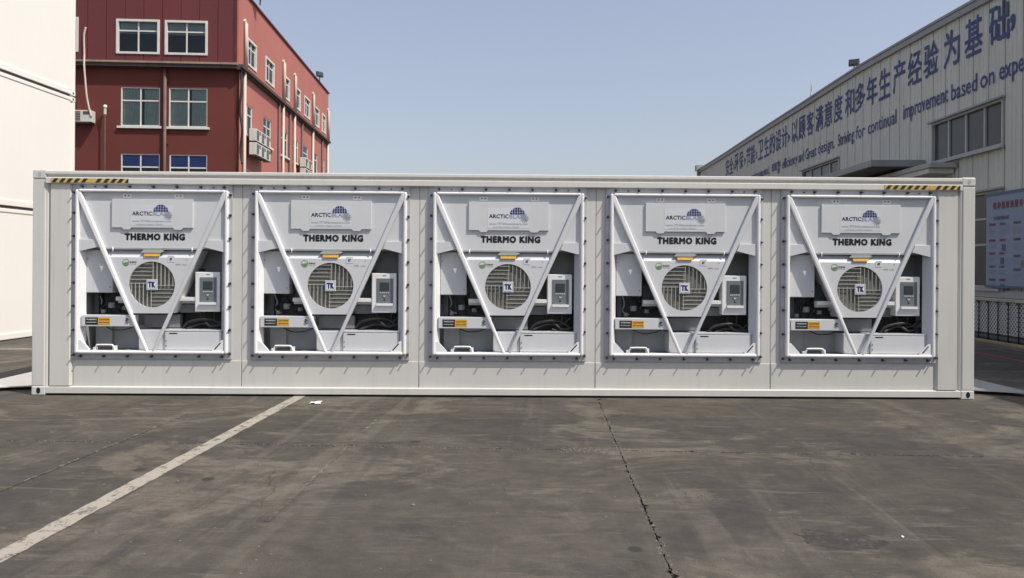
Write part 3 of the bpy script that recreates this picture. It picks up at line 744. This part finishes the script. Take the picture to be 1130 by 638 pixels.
# ------------------------------------------------------------------ red building
bk = math.atan2(.0527, 1)
BY = 39.0; BX = (262.5 - CX) / F * BY
RB = Matrix.Translation((BX, BY, 0)) @ Matrix.Rotation(bk, 4, 'Z')
red = empty('red_building', (BX, BY, 0), bk, 'red office block with white framed windows rising behind the container on the left', 'building')
SD = RB @ Matrix.Rotation(R(90), 4, 'Z')           # side facade: local x runs away from the camera, outward is local -y
def fr(px, py): return on_face(px, py, RB)
def sd(px, py): return on_face(px, py, SD)
zb = fr(180, 70.5)[1]; slen = sd(361.3, 150)[0]; ztop = sd(300, 30.5)[1]
WF = -19.0
# windows list: (x0,x1,z0,z1)
def rectf(f, x0, y0, x1, y1): a = f(x0, y0); b_ = f(x1, y1); return (a[0], b_[0], b_[1], a[1])
fw_up = [rectf(fr, 132.3, 23.6, 179, 62), rectf(fr, 185.5, 25, 231.5, 63.2)]
dw = fw_up[1][0] - fw_up[0][0]; w0 = fw_up[0]
fw_up = [(w0[0] - dw * k * 1.0 - (.0 if k == 0 else .1), w0[1] - dw * k - (.0 if k == 0 else .1), w0[2], w0[3]) for k in (1,)] + fw_up
left_up = (fr(60, 40)[0], fr(90.3, 40)[0], w0[2] + .04, w0[3] + .04)
fw_up[0] = left_up
fw_mid = [rectf(fr, 133.5, 96, 176.3, 139.5), rectf(fr, 186.5, 97, 228.8, 140.6)]
fw_low = [rectf(fr, 133.5, 169.5, 176, 206), rectf(fr, 187, 170.5, 228.5, 207)]
sup = [(271, 38, 281, 78), (291.3, 60, 300.8, 98), (311, 80, 318, 114), (324, 94, 330.2, 125), (334.6, 104.5, 340.8, 133.5), (345.3, 116, 351, 143), (354.3, 125, 358.3, 149)]
smid = [(268, 112, 278.5, 150), (290.6, 128, 299.3, 165), (310.3, 137.5, 317.5, 175), (323.6, 147, 329.3, 182), (334.3, 155, 340, 187), (345.2, 163.5, 350.6, 192), (355, 170, 358.5, 197)]
zu0 = sd(300.8, 98)[1]; zu1 = sd(291.3, 61)[1]; zm0 = sd(299.3, 164)[1]; zm1 = sd(290.6, 128)[1]
sw_up = [(sd(a, 150)[0], sd(c_, 150)[0], zu0 + .05, zu1) for a, b_, c_, d in sup]
sw_mid = [(sd(a, 150)[0], sd(c_, 150)[0], zm0, zm1) for a, b_, c_, d in smid]
sw_low = [(a + (.4 if i else 0), b_ , zm0 - 3.55, zm1 - 3.5) for i, (a, b_, c_, d) in enumerate(sw_mid)]
def wall_with_holes(bm, x0, x1, z0, z1, y0, y1, holes):
    """a solid wall in vertical strips with rectangular openings"""
    xs = sorted({x0, x1, *[h[0] for h in holes if x0 < h[0] < x1], *[h[1] for h in holes if x0 < h[1] < x1]})
    for a, b_ in zip(xs[:-1], xs[1:]):
        cuts = sorted([(h[2], h[3]) for h in holes if h[0] <= (a + b_) / 2 <= h[1]]); z = z0
        for c_, d in cuts:
            if c_ > z: box(bm, a, b_, y0, y1, z, c_)
            z = max(z, d)
        if z < z1: box(bm, a, b_, y0, y1, z, z1)
fh = fw_mid + fw_low
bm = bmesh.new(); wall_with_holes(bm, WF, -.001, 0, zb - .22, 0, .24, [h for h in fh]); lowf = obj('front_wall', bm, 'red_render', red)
# upper storey is clad in tall vertical sheets that stand proud
OV = -.34
step = fr(127.5, 40)[0] - fr(107, 40)[0]
xs = [fr(100.4, 40)[0] + step * k for k in range(-8, 9)]; xs = [x for x in xs if x < -.3] + [.0]
for a, b_ in zip(xs[:-1], xs[1:]):
    hs_ = [h for h in fw_up if h[0] <= a + .012 and h[1] >= b_ - .012]
    if hs_:
        B('cladding_sheet', 'red_cladding', red, (a + .012, b_ - .012, OV, OV + .06, zb + .03, hs_[0][2])); B('cladding_sheet', 'red_cladding', red, (a + .012, b_ - .012, OV, OV + .06, hs_[0][3], ztop)); continue
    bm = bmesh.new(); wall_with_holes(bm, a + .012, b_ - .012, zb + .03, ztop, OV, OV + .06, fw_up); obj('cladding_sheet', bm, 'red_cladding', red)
bm = bmesh.new(); wall_with_holes(bm, WF, -.002, zb - .20, ztop - .01, OV + .055, OV + .09, fw_up); obj('cladding_backing', bm, 'pipe_brown', red)
bm = bmesh.new(); wall_with_holes(bm, WF, -.01, zb - .2, ztop - .02, OV + .09, .2, fw_up); obj('upper_wall', bm, 'red_render', red)
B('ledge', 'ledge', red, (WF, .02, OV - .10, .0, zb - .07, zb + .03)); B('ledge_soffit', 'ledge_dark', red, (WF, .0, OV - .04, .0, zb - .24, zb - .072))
# side facade
side = bpy.data.objects.new('side_facade', None); 
def side_obj(name, bm, m, parent=None): o = obj(name, bm, m, parent or red); o.rotation_euler.z = R(90) if (parent is None) else 0; return o
bpy.data.objects.remove(side)
bm = bmesh.new(); wall_with_holes(bm, 0.0, slen, 0, zb - .13, 0, .24, sw_mid + sw_low); side_obj('side_wall', bm, 'red_side_sunlit')
bm = bmesh.new(); wall_with_holes(bm, OV, slen, zb - .13, ztop, -.06, .24, sw_up); side_obj('side_wall', bm, 'red_side_sunlit')
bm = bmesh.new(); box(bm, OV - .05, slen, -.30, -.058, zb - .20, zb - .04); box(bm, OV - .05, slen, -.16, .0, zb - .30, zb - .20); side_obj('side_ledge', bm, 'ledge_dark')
bm = bmesh.new(); box(bm, OV - .06, slen + .05, -.16, .3, ztop, ztop + .10); side_obj('roof_coping', bm, 'red_cladding')
bm = bmesh.new(); box(bm, WF, .06, OV - .06, .3, ztop + .001, ztop + .101); obj('roof_coping', bm, 'red_cladding', red)
bm = bmesh.new(); box(bm, WF, -.26, .3, slen, ztop - .6, ztop - .5); obj('roof', bm, 'beam_grey', red)
bm = bmesh.new(); box(bm, WF, -.001, slen - .24, slen, 0, ztop - .01); obj('rear_wall', bm, 'red_render', red)
bm = bmesh.new(); box(bm, WF - .24, WF, 0, slen, 0, ztop - .01); obj('end_wall', bm, 'red_render', red)
# glowless dark interior so that windows have depth
B('room_interior', 'room_dark', red, (WF + .1, -1.1, 1.1, 1.15, 0, ztop - .7)); 
bm = bmesh.new(); box(bm, 1.2, slen - .3, 1.1, 1.15, 0, ztop - .7); side_obj('room_interior', bm, 'room_dark')
for z in (zb - 3.75, zb - .15): B('floor_slab', 'room_dark', red, (WF + .1, -.25, .25, slen - .3, z, z + .2))

def window(w_, side_=False, style='curtain', grid=(2, .68), frame=.075, proud=.05, sill=False, y0=0):
    x0, x1, z0, z1 = w_
    W, H = x1 - x0, z1 - z0
    bm = bmesh.new(); f = frame
    yy0, yy1 = y0 - proud, y0 + .16
    box(bm, x0 - .012, x0 + f, yy0, yy1, z0 - .012, z1 + .012); box(bm, x1 - f, x1 + .012, yy0, yy1, z0 - .012, z1 + .012)
    box(bm, x0 + f, x1 - f, yy0, yy1, z1 - f, z1 + .012); box(bm, x0 + f, x1 - f, yy0, yy1, z0 - .012, z0 + f)
    zt = z0 + H * grid[1]; ym = y0 + .05; t = .035
    box(bm, x0 + f, x1 - f, ym, ym + .05, zt - t, zt + t)
    n = grid[0]
    for k in range(1, n): xm = x0 + W * k / n; box(bm, xm - t, xm + t, ym - .004, ym + .055, z0 + f, zt - t); box(bm, xm - t, xm + t, ym - .004, ym + .055, zt + t, z1 - f)
    o = obj('window', bm, 'window_white', red)
    if side_: o.rotation_euler.z = R(90)
    for k in range(n):
        a, b_ = x0 + f + (W - 2 * f) * k / n, x0 + f + (W - 2 * f) * (k + 1) / n
        for c_, d in ((z0 + f, zt - t), (zt + t, z1 - f)):
            B('pane', 'window_glass', o, (a + .03, b_ - .03, ym + .02, ym + .026, c_, d))
    if style == 'curtain':
        for (a, b_) in ((x0 + f, x0 + W * rnd.uniform(.42, .5)), (x0 + W * rnd.uniform(.5, .62), x1 - f)):
            bm = bmesh.new(); n2 = int((b_ - a) / .05); pr = [bm.verts.new((a + (b_ - a) * k / n2, y0 + .15 + .03 * math.sin(k * 1.9 + a), z0)) for k in range(n2 + 1)]
            pt = [bm.verts.new((v.co.x, v.co.y, z1)) for v in pr]
            for k in range(n2): bm.faces.new((pr[k], pr[k + 1], pt[k + 1], pt[k]))
            obj('curtain', bm, 'curtain', o)
    if style == 'blind': B('blind', 'blind', o, (x0 + f, x1 - f, y0 + .19, y0 + .2, z1 - H * rnd.uniform(.32, .5), z1))
    if style == 'film':
        B('blue_film', 'blue_film', o, (x0 + f + .01, x1 - f - .01, ym + .008, ym + .014, zt + t, z1 - f))
    if sill: B('sill', 'window_white', o, (x0 - .14, x1 + .12, y0 - .13, y0 + .02, z0 - .13, z0 - .014))
    return o
for i, h in enumerate(fw_up):
    wn = window(h, style='blind', frame=.10, proud=.05, y0=OV)
for h in fw_mid: window(h, style='curtain', grid=(2, .66), frame=.05, proud=-.02, sill=True)
for h in fw_low: window(h, style='film', grid=(2, .60), frame=.05, proud=-.02)
for i, h in enumerate(sw_up): window(h, True, style='blind' if i % 2 else 'none', grid=(2, .70), frame=.10, proud=.04, y0=-.06)
for i, h in enumerate(sw_mid): window(h, True, style='curtain' if i < 3 else 'blind', grid=(1 if i > 2 else 2, .68), frame=.06, proud=-.03, sill=True)
for i, h in enumerate(sw_low): window(h, True, style='none', grid=(2, .68), frame=.06, proud=-.03)
# rainwater pipes
def pipe(pts, r, m, parent, rot=True, name='downpipe'):
    bm = bmesh.new(); tube(bm, pts, r, 10); o = obj(name, bm, m, parent)
    if rot: o.rotation_euler.z = R(90)
    return o
def sx_(px): return sd(px, 150)[0]
for (px, py, lo_) in ((267, 21, 0), (310.3, 66, 0), (323, 81, 0), (343.6, 102, 0), (360.2, 120, 0)):
    x = sx_(px); zt = sd(px, py)[1]
    pipe([(x, .1, zt - .1), (x, -.16, zt - .02), (x, -.20, zt - .2), (x, -.20, zb)], .085, 'pipe_white', red)
    pipe([(x, -.14, zb - .2), (x, -.14, lo_)], .08, 'pipe_white', red)
for (px, m) in ((318.4, 'pipe_brown'), (332, 'pipe_brown'), (354.6, 'pipe_brown'), (306.3, 'pipe_brown')):
    x = sx_(px); pipe([(x, -.10, zb - .3), (x, -.10, 0)], .075, m, red)
x = fr(183, 120)[0]; pipe([(x, -.12, zb - .2), (x, -.12, 0)], .085, 'pipe_brown', red, False)
for z in (zb - .9, zb - 4.2, zb - 7): B('pipe_clip', 'ledge_dark', red, (x - .14, x + .14, -.14, 0, z, z + .06))
# black conduit snaking down the corner
x = .0; pts = [(.10, -.06, zb - .1), (.16, -.12, zb - 1.2), (.08, -.1, zb - 2.4), (.22, -.14, zb - 3.4), (.12, -.08, zb - 4.4), (.25, -.2, zb - 5.2)]
bm = bmesh.new(); tube(bm, curve_pts(pts, 6), .06, 7); o = obj('conduit', bm, 'black_rubber', red)
# metal flue and lamp bracket on the front wall
a = fr(119, 119); b_ = fr(115.5, 190)
pole = empty('wall_lamp', (RB @ Vector((a[0], 0, a[1] - 8))), bk, 'thin pole with small round white lamp against the red front wall', 'lamp')
bm = bmesh.new(); tube(bm, [(0, -.28, 0), (0, -.28, 7.6)], .032, 8); obj('pole', bm, 'ledge_dark', pole)
bm = bmesh.new(); bmesh.ops.create_icosphere(bm, subdivisions=2, radius=.10); o = obj('lamp_globe', bm, 'sticker_white', pole); o.location = (0, -.28, 8.0)
B('lamp_neck', 'window_white', pole, (-.045, .045, -.325, -.235, 7.6, 7.92))
# hanging cable
a = fr(99.5, 30); pts = [(fr(x, y)[0], OV - .07 if y < 66 else OV - .17, fr(x, y)[1]) for x, y in ((99.3, 33), (97.3, 42), (97.6, 62), (98.5, 75), (99.8, 92), (101.5, 110), (104.5, 124), (106.5, 131))]
bm = bmesh.new(); tube(bm, [Vector(p) for p in curve_pts(pts, 5)], .05, 7); o = obj('hanging_cable', bm, 'pipe_white'); o.matrix_world = RB
tag(o, 'pale cable hanging down the red front wall to the small air conditioner', 'cable')
# air conditioners
def aircon(loc, rz, label, w_=.85, h_=.62, d_=.33, group=None, name='air_conditioner'):
    t = empty(name, loc, rz, label, 'air conditioner', group)
    B('casing', 'ac_white', t, (0, w_, -d_, 0, 0, h_), bevel=.02)
    B('grille', 'ac_dark', t, (w_ * .08, w_ * .60, -d_ - .012, -d_ + .01, h_ * .1, h_ * .9), bevel=.01)
    for k in range(5): B('grille_bar', 'ac_white', t, (w_ * .08, w_ * .60, -d_ - .02, -d_ - .008, h_ * (.2 + .145 * k), h_ * (.2 + .145 * k) + .012))
    B('side_vent', 'ac_dark', t, (w_ * .70, w_ * .93, -d_ - .006, -d_ + .01, h_ * .62, h_ * .9))
    B('bracket', 'ac_dark', t, (.1, .14, -d_ - .04, .02, -.05, -.005), (w_ - .14, w_ - .1, -d_ - .04, .02, -.05, -.005))
    return t
c = fr(106, 134.5); aircon(RB @ Vector((c[0] - 1.35, -.06, c[1] - .10)), bk, 'small white air conditioner on the red front wall, right of the white container stack', 1.35, .60, .45)
g1 = sx_(273.5); zc = sd(283, 177)[1]
names = [('lower', 'nearest the corner'), ('lower', 'in the middle'), ('lower', 'farthest from the corner'), ('upper', 'nearest the corner'), ('upper', 'in the middle'), ('upper', 'farthest from the corner')]
for r_ in range(2):
    for k in range(3):
        n1, n2 = names[r_ * 3 + k]
        aircon(SD @ Vector((.95 + k * .98, -.25, zc + .74 * r_)), bk + R(90), n1 + ' air conditioner ' + n2 + ' in the six-box cluster on the red side wall', .88, .66, .38, 'air conditioners on the red side wall')
g2 = sx_(329); zc2 = sd(331, 190)[1] - .3
for k, n2 in enumerate(('nearer', 'farther')):
    for r_, n1 in enumerate(('lower', 'upper')):
        aircon(SD @ Vector((g2 - .5 + k * 1.15, -.25, zc2 + .74 * r_ - .2)), bk + R(90), n1 + ' ' + n2 + ' air conditioner low on the far side wall above the container', .95, .66, .38, 'air conditioners on the red side wall')
def floodlight(loc, rz, label, s=1.0, tilt=.5):
    t = empty('floodlight', loc, rz, label, 'floodlight'); t.scale = (s, s, s)
    B('bracket', 'ac_dark', t, (-.03, .03, -.03, .03, 0, .35)); 
    h = B('lamp_head', 'ac_dark', t, (-.30, .30, -.10, .10, -.20, .20), bevel=.03); h.location = (0, 0, .5); h.rotation_euler.x = -tilt
    B('lens', 'dark_glass_grey', h, (-.25, .25, -.115, -.095, -.15, .15))
p = sd(276, -3); floodlight(SD @ Vector((sx_(277), -.45, ztop - .05)), bk + .9, 'dark floodlight on the near end of the red roof edge', 1.0, 1.2)
floodlight(SD @ Vector((sx_(349.5), -.2, ztop + .05)), bk + .9, 'small dark floodlight on the far end of the red roof edge', 1.0, .2)

# ------------------------------------------------------------------ warehouse on the right
WK = 32 / F; wd = Vector((WK, 1, 0)).normalized()
W0 = Vector((11.5, 0, 0))
wrot = math.atan2(-wd.y, -wd.x)
YF = 54.0; org = W0 + Vector((WK, 1, 0)) * YF
WM = Matrix.Translation(org) @ Matrix.Rotation(wrot, 4, 'Z')     # local x runs from the far end towards the camera, outward is local -y
ware = empty('warehouse', org, wrot, 'long grey corrugated metal warehouse with blue painted lettering on the right', 'building')
def wf(px, py): return on_face(px, py, WM)
WL = 60.0
roof_pts = sorted([wf(x, y) for x, y in ((773, 187.6), (800, 171), (840, 145), (885, 116.6), (917, 96), (950, 75), (1000, 46.5), (1040, 24), (1084, 0))])
def roof_z(x):
    P = roof_pts
    if x <= P[0][0]: return P[0][1]
    for a, b_ in zip(P[:-1], P[1:]):
        if x <= b_[0]: return a[1] + (b_[1] - a[1]) * (x - a[0]) / (b_[0] - a[0])
    a, b_ = P[-3], P[-1]; return b_[1] + (b_[1] - a[1]) / (b_[0] - a[0]) * (x - b_[0])
wr = rectf(wf, 1026, 140, 1095.5, 163.5); zwt = wf(1094, 113.5)[1]; zwb = wf(1094, 164)[1]
wa, wb = wf(1029.5, 150)[0], wf(1095.5, 150)[0]
hole1 = (wa, wb, zwb, zwt)
wc, wdn = wf(889, 180)[0], wf(921.5, 180)[0]; hole2 = (wc, wdn, zwb, zwt)
zd1 = wf(1094, 211)[1]; zd0 = wf(1094, 318)[1]; da, db = wf(1040, 250)[0], wf(1094.3, 250)[0]; hole3 = (da, db, zd0, zd1)
HOLES = [hole1, hole2, hole3]
PWI = .68; x = wf(773, 190)[0]; k = 0
# ribbed sheet profile, one panel
def ribbed(bm, x0, x1, z0, z1a, z1b):
    n = 4; w_ = (x1 - x0); prof = [(x0 + .004, .014)]
    for i in range(n):
        c_ = x0 + w_ * (i + .5) / n; prof += [(c_ - .026, .0), (c_ - .016, -.016), (c_ + .016, -.016), (c_ + .026, .0)]
    prof = [(x0, .05), (x0 + .016, .05), (x0 + .020, 0)] + prof[1:] + [(x1 - .001, 0)]
    a = [bm.verts.new((px_, y, z0)) for px_, y in prof]; b_ = [bm.verts.new((px_, y, z1a + (z1b - z1a) * (px_ - x0) / w_)) for px_, y in prof]
    for i in range(len(a) - 1): bm.faces.new((a[i], a[i + 1], b_[i + 1], b_[i]))
x_start = x
while x < x_start + WL - 4:
    x1 = x + PWI; mid_ = (x + x1) / 2
    segs = [(1.18, None)]; hs = sorted([h for h in HOLES if h[0] - .34 < mid_ < h[1] + .34], key=lambda h: h[2])
    z = 1.18
    for h in hs:
        if h[2] > z + .01: bm = bmesh.new(); ribbed(bm, x, x1, z, h[2], h[2]); obj('wall_sheet', bm, 'corrugated', ware)
        z = h[3]
    bm = bmesh.new(); ribbed(bm, x, x1, z, roof_z(x), roof_z(x1)); obj('wall_sheet', bm, 'corrugated', ware); x = x1
# snap window holes to the panel grid
def snap(h):
    a = x_start + PWI * round((h[0] - x_start + .0) / PWI); b_ = x_start + PWI * round((h[1] - x_start) / PWI)
    xs_ = [x_start + PWI * k for k in range(80)]
    sel = [q for q in xs_ if h[0] - .34 < q + PWI / 2 < h[1] + .34]
    return (sel[0], sel[-1] + PWI, h[2], h[3])
B('backing_wall', 'roof_trim', ware, (x_start, x, .45, .6, 0, 8.2)); B('plinth', 'plinth', ware, (x_start, x, -.06, .3, 0, 1.0)); B('plinth_sill', 'aluminium', ware, (x_start, x, -.10, .05, 1.0, 1.18))
bm = bmesh.new(); step_ = 1.0; q = x_start - .1; rows = []
while q < x + .01: rows.append(q); q += step_
sec = [(-.10, -.16), (-.10, .02), (-.13, .02), (-.13, .09), (.25, .13), (.25, -.02), (.02, -.16)]
rings = [[bm.verts.new((q, yy, roof_z(q) + zz)) for yy, zz in sec] for q in rows]
for a, b_ in zip(rings[:-1], rings[1:]):
    for i in range(len(sec)): j = (i + 1) % len(sec); bm.faces.new((a[i], a[j], b_[j], b_[i]))
bm.faces.new(rings[0]); bm.faces.new(rings[-1][::-1]); obj('roof_trim', bm, 'roof_trim', ware)
bm = bmesh.new(); rings = [[bm.verts.new((q, yy, roof_z(q) + .02)) for yy in (.2, 30)] for q in rows]
for a, b_ in zip(rings[:-1], rings[1:]): bm.faces.new((a[0], a[1], b_[1], b_[0]))
obj('roof', bm, 'roof_trim', ware)
B('end_wall', 'roof_trim', ware, (x_start - .02, x_start + .1, .1, 30, 0, 8.6)); B('end_wall', 'roof_trim', ware, (x - .1, x, .1, 30, 0, 8.2))
B('corner_downpipe', 'roof_trim', ware, (x_start - .35, x_start - .1, -.2, .05, 0, 9.0), bevel=.02); B('gutter_box', 'roof_trim', ware, (x_start - .5, x_start - .0, -.3, .2, 8.75, 9.15))
def wwin(h, n, hb=None):
    a, b_, c_, d = snap(h); f = .06; bm = bmesh.new()
    box(bm, a, a + f, -.05, .12, c_, d); box(bm, b_ - f, b_, -.05, .12, c_, d); box(bm, a + f, b_ - f, -.05, .12, c_, c_ + f); box(bm, a + f, b_ - f, -.05, .12, d - f, d)
    for k in range(1, n): xm = a + (b_ - a) * k / n; box(bm, xm - .035, xm + .035, .0, .08, c_ + f, d - f)
    if hb:
        for q in hb: box(bm, a + f, b_ - f, .002, .075, c_ + (d - c_) * q - .03, c_ + (d - c_) * q + .03)
    o = obj('window', bm, 'aluminium', ware)
    for k in range(n):
        B('pane', 'dark_glass_grey', o, (a + (b_ - a) * k / n + .05, a + (b_ - a) * (k + 1) / n - .05, .04, .05, c_ + .05, d - .05))
    B('window_hood', 'roof_trim', o, (a - .08, b_ + .08, -.14, -.052, d - .0, d + .05)); B('sill', 'aluminium', o, (a - .06, b_ + .06, -.16, -.052, c_ - .07, c_ - .005))
    return o
wwin(hole1, 4); wwin(hole2, 4); wwin(hole3, 2, (.45, .72))
# awning roofs
cw = wf(1022, 176.5); zc_ = cw[1]
can = B('canopy', 'roof_trim', ware, (cw[0] - 6.2, cw[0], -1.62, -.03, zc_ - .20, zc_), bevel=.01)
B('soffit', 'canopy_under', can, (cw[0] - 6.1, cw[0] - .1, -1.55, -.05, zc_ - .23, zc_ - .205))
c2 = wf(1058, 172); bm = bmesh.new()
prism_z(bm, [(cw[0] - 3.2, -.78), (c2[0], -.78), (c2[0], -.03), (cw[0] - 3.2, -.03)], zc_ - .46, zc_ - .32); a2 = obj('gutter_canopy', bm, 'aluminium', ware, .02)
bm = bmesh.new(); prism_z(bm, [(cw[0] - 3.1, -.74), (c2[0] - .15, -.74), (c2[0] - .15, -.05), (cw[0] - 3.1, -.05)], zc_ - .60, zc_ - .465); obj('gutter_lip', bm, 'corrugated', a2)
# painted lettering
def wtext(body, xc, zc, w_, h_, bold, parent=None):
    me = text_mesh(body, w_, h_, bold, m='ink_wall_blue'); o = link('lettering', me, ware); o.location = (xc, -.0235, zc); return o
def wtextv(x): return wf(x, 200)[0]
cn = [('安',803),('全',807.2),(',',810),('环',813),('保',818),(',',822),('节',826),('能',831),(',',835),('卫',839.5),('生',846),('的',852.3),('设',859),('计',866),(',',870.5),('以',877),('顾',885),('客',894),('满',904),('意',914),('度',925),
      ('和',937.5),('多',949),('年',962),('生',976),('产',992),('经',1009),('验',1027),('为',1050),('基',1074),('础',1102),(',',1117.5)]
zt_, zb_ = 8.42, 7.42
# evenly re-spaced along the wall between the two ends
solid = [c_ for c_ in cn if c_[0] != ',']
for ch, px in cn:
    if ch == ',': wtext(',', wtextv(px), 7.75, .16, .36, .02)
    else: wtext(ch, wtextv(px), (zt_ + zb_) / 2, .80, 1.0, .013)
en = [('energy', 852, 861.5, 1), ('efficiency', 863.5, 880, 1), ('and', 881.5, 887.3, 0), ('Great', 889, 901, 0), ('design.', 903, 921, 1), ('Striving', 925, 942.5, 1), ('for', 945, 954.5, 0), ('continual', 958, 989, 0),
      ('improvement', 997, 1046, 1), ('based', 1050, 1078, 0), ('on', 1082, 1097.5, 2), ('experience,', 1103, 1175, 1), ('environmental,', 829, 849, 0)]
for wd_, a, b_, dsc in en:
    xa, xb = wtextv(a), wtextv(min(b_, 1200)); base = 6.43; hgt = .46
    if dsc == 1: zc, hh = base + .17, .60
    elif dsc == 2: zc, hh = base + .16, .32
    else: zc, hh = base + .23, .46
    wtext(wd_, (xa + xb) / 2, zc, xb - xa, hh, .010)
# rooftop floodlight and lightning rod
p = wf(941, 72); floodlight(WM @ Vector((p[0] + .0, .05, roof_z(p[0]) + .08)), wrot + 1.1, 'dark floodlight standing on the warehouse roof edge above the blue lettering', .62, .35)
p = wf(885, 110); rod = empty('lightning_rod', WM @ Vector((p[0], .4, roof_z(p[0]) + .1)), 0, 'thin upright metal rod on the warehouse roof edge', 'rod')
bm = bmesh.new(); tube(bm, [(0, 0, 0), (0, 0, .5)], .035, 8); obj('rod_base', bm, 'roof_trim', rod); bm = bmesh.new(); tube(bm, [(0, 0, .5), (0, 0, 1.0)], .018, 6); obj('rod_tip', bm, 'roof_trim', rod)
# notice board on the wall
sa = wf(1095, 250)[0]; zs0, zs1 = wf(1095, 315.5)[1] + .02, wf(1095, 217.5)[1]
nb = empty('notice_board', WM @ Vector((sa, -.12, zs0)), wrot, 'large pale blue notice board with red Chinese heading on the warehouse wall', 'notice board')
SW, SH = 5.2, zs1 - zs0
B('board', 'sign_blue', nb, (0, SW, -.03, .06, 0, SH)); B('board_frame', 'sign_edge', nb, (-.04, SW + .04, -.045, .05, SH, SH + .07), (-.04, SW + .04, -.045, .05, -.06, 0), (SW, SW + .04, -.045, .05, 0, SH))
for k, ch in enumerate('特种箱维修服务中心'):
    me = text_mesh(ch, .125, .17, .03, m='sign_red'); o = link('heading', me, nb); o.location = (.36 + k * .17, -.036, SH - .26)
rs = random.Random(9)
def blk(x0, x1, z0, z1, m, nm='print_block'): B(nm, m, nb, (x0, x1, -.036, -.0315, z0, z1))
me = text_mesh('公司管理展示栏', .62, .09, .03, m='sign_ink'); o = link('heading', me, nb); o.location = (.62, -.036, SH - .57)
for col in range(5):
    cx0 = .10 + col * .98; z = SH - .72
    while z > .12:
        me = text_mesh(rs.choice(['管理制度', '安全生产', '质量方针', '服务流程']), .26, .06, .04, m='sign_ink' if rs.random() < .5 else 'sign_red'); o = link('caption', me, nb); o.location = (cx0 + .16, -.036, z)
        me = text_mesh(rs.choice(['安全第一', '预防为主', '持续改进']), .24, .06, .03, m='sign_ink' if rs.random() < .6 else 'sign_red'); o = link('caption', me, nb); o.location = (cx0 + .58, -.036, z)
        z -= .10
        for r_ in range(rs.randint(3, 5)):
            blk(cx0, cx0 + rs.uniform(.2, .36), z, z + .010, 'ink_grey'); 
            if rs.random() < .75: blk(cx0 + .45, cx0 + rs.uniform(.6, .82), z, z + .010, 'ink_grey')
            z -= .036
        if rs.random() < .7:
            q = cx0 + rs.choice((.3, .55, .5)); blk(q, q + .14, z - .06, z + .10, rs.choice(['sign_ink', 'panel_grey', 'aluminium']), 'picture')
        z -= .12
# ------------------------------------------------------------------ fence and kerb in front of the warehouse
fp = on_ground(1130, 387); fo = fp + Vector((WK, 1, 0)) * 14; 
FM = Matrix.Translation(fo) @ Matrix.Rotation(wrot, 4, 'Z')
fence = empty('mesh_fence', fo, wrot, 'low fence of white wire mesh and black pickets under a pale rail', 'fence')
FL = 24.0; zr = on_face(1125, 331, FM)[1]
B('top_rail', 'fence_green', fence, (0, FL, -.035, .035, zr - .07, zr), bevel=.01)
zm_ = on_face(1125, 372, FM)[1]
B('lower_rail', 'fence_black', fence, (0, FL, -.02, .02, zm_ - .05, zm_)); B('base_board', 'fence_black', fence, (0, FL, -.015, .015, .1, .16))
bm = bmesh.new(); box(bm, 0, FL, .018, .022, zm_, zm_ + .01); obj('mesh_edge', bm, 'fence_wire', fence)
bm = bmesh.new(); stp = .10; hh = zr - .08 - zm_; k = 0.0
def wire(bm, x0, z0, x1, z1, y):
    d = Vector((x1 - x0, z1 - z0)); nn = Vector((-d.y, d.x)).normalized() * .012
    bm.faces.new([bm.verts.new(p) for p in ((x0 - nn.x, y, z0 - nn.y), (x1 - nn.x, y, z1 - nn.y), (x1 + nn.x, y, z1 + nn.y), (x0 + nn.x, y, z0 + nn.y))])
while k < FL:
    wire(bm, k, zm_, k + hh, zm_ + hh, .012); wire(bm, k, zm_ + hh, k + hh, zm_, .016); k += stp
o = obj('wire_mesh', bm, 'fence_wire', fence); o['kind'] = 'stuff'
bm = bmesh.new(); tube(bm, [(0, 0, 0), (0, 0, zr - .07)], .014, 6); box(bm, -.045, .045, -.03, -.01, zr - .12, zr - .07); pk = mesh('picket', bm, 'fence_black')
k = .2
while k < FL: o = link('picket', pk, fence); o.location = (k, -.03, 0); k += .36
kerb = B('kerb', 'plinth', None, (0, FL + 6, -.20, -.05, -.02, .12), bevel=.015); kerb.matrix_world = FM; struct(kerb)
B('kerb_stone', 'plinth', None, (0, FL + 6, -.05, 2.0, -.02, .09)).matrix_world = FM
o = bpy.data.objects['kerb_stone']; o.name = 'pavement'; struct(o)
ky = B('kerb_paint', 'kerb_yellow', kerb, (0, FL + 6, -.2035, -.10, .075, .1235), bevel=.004)
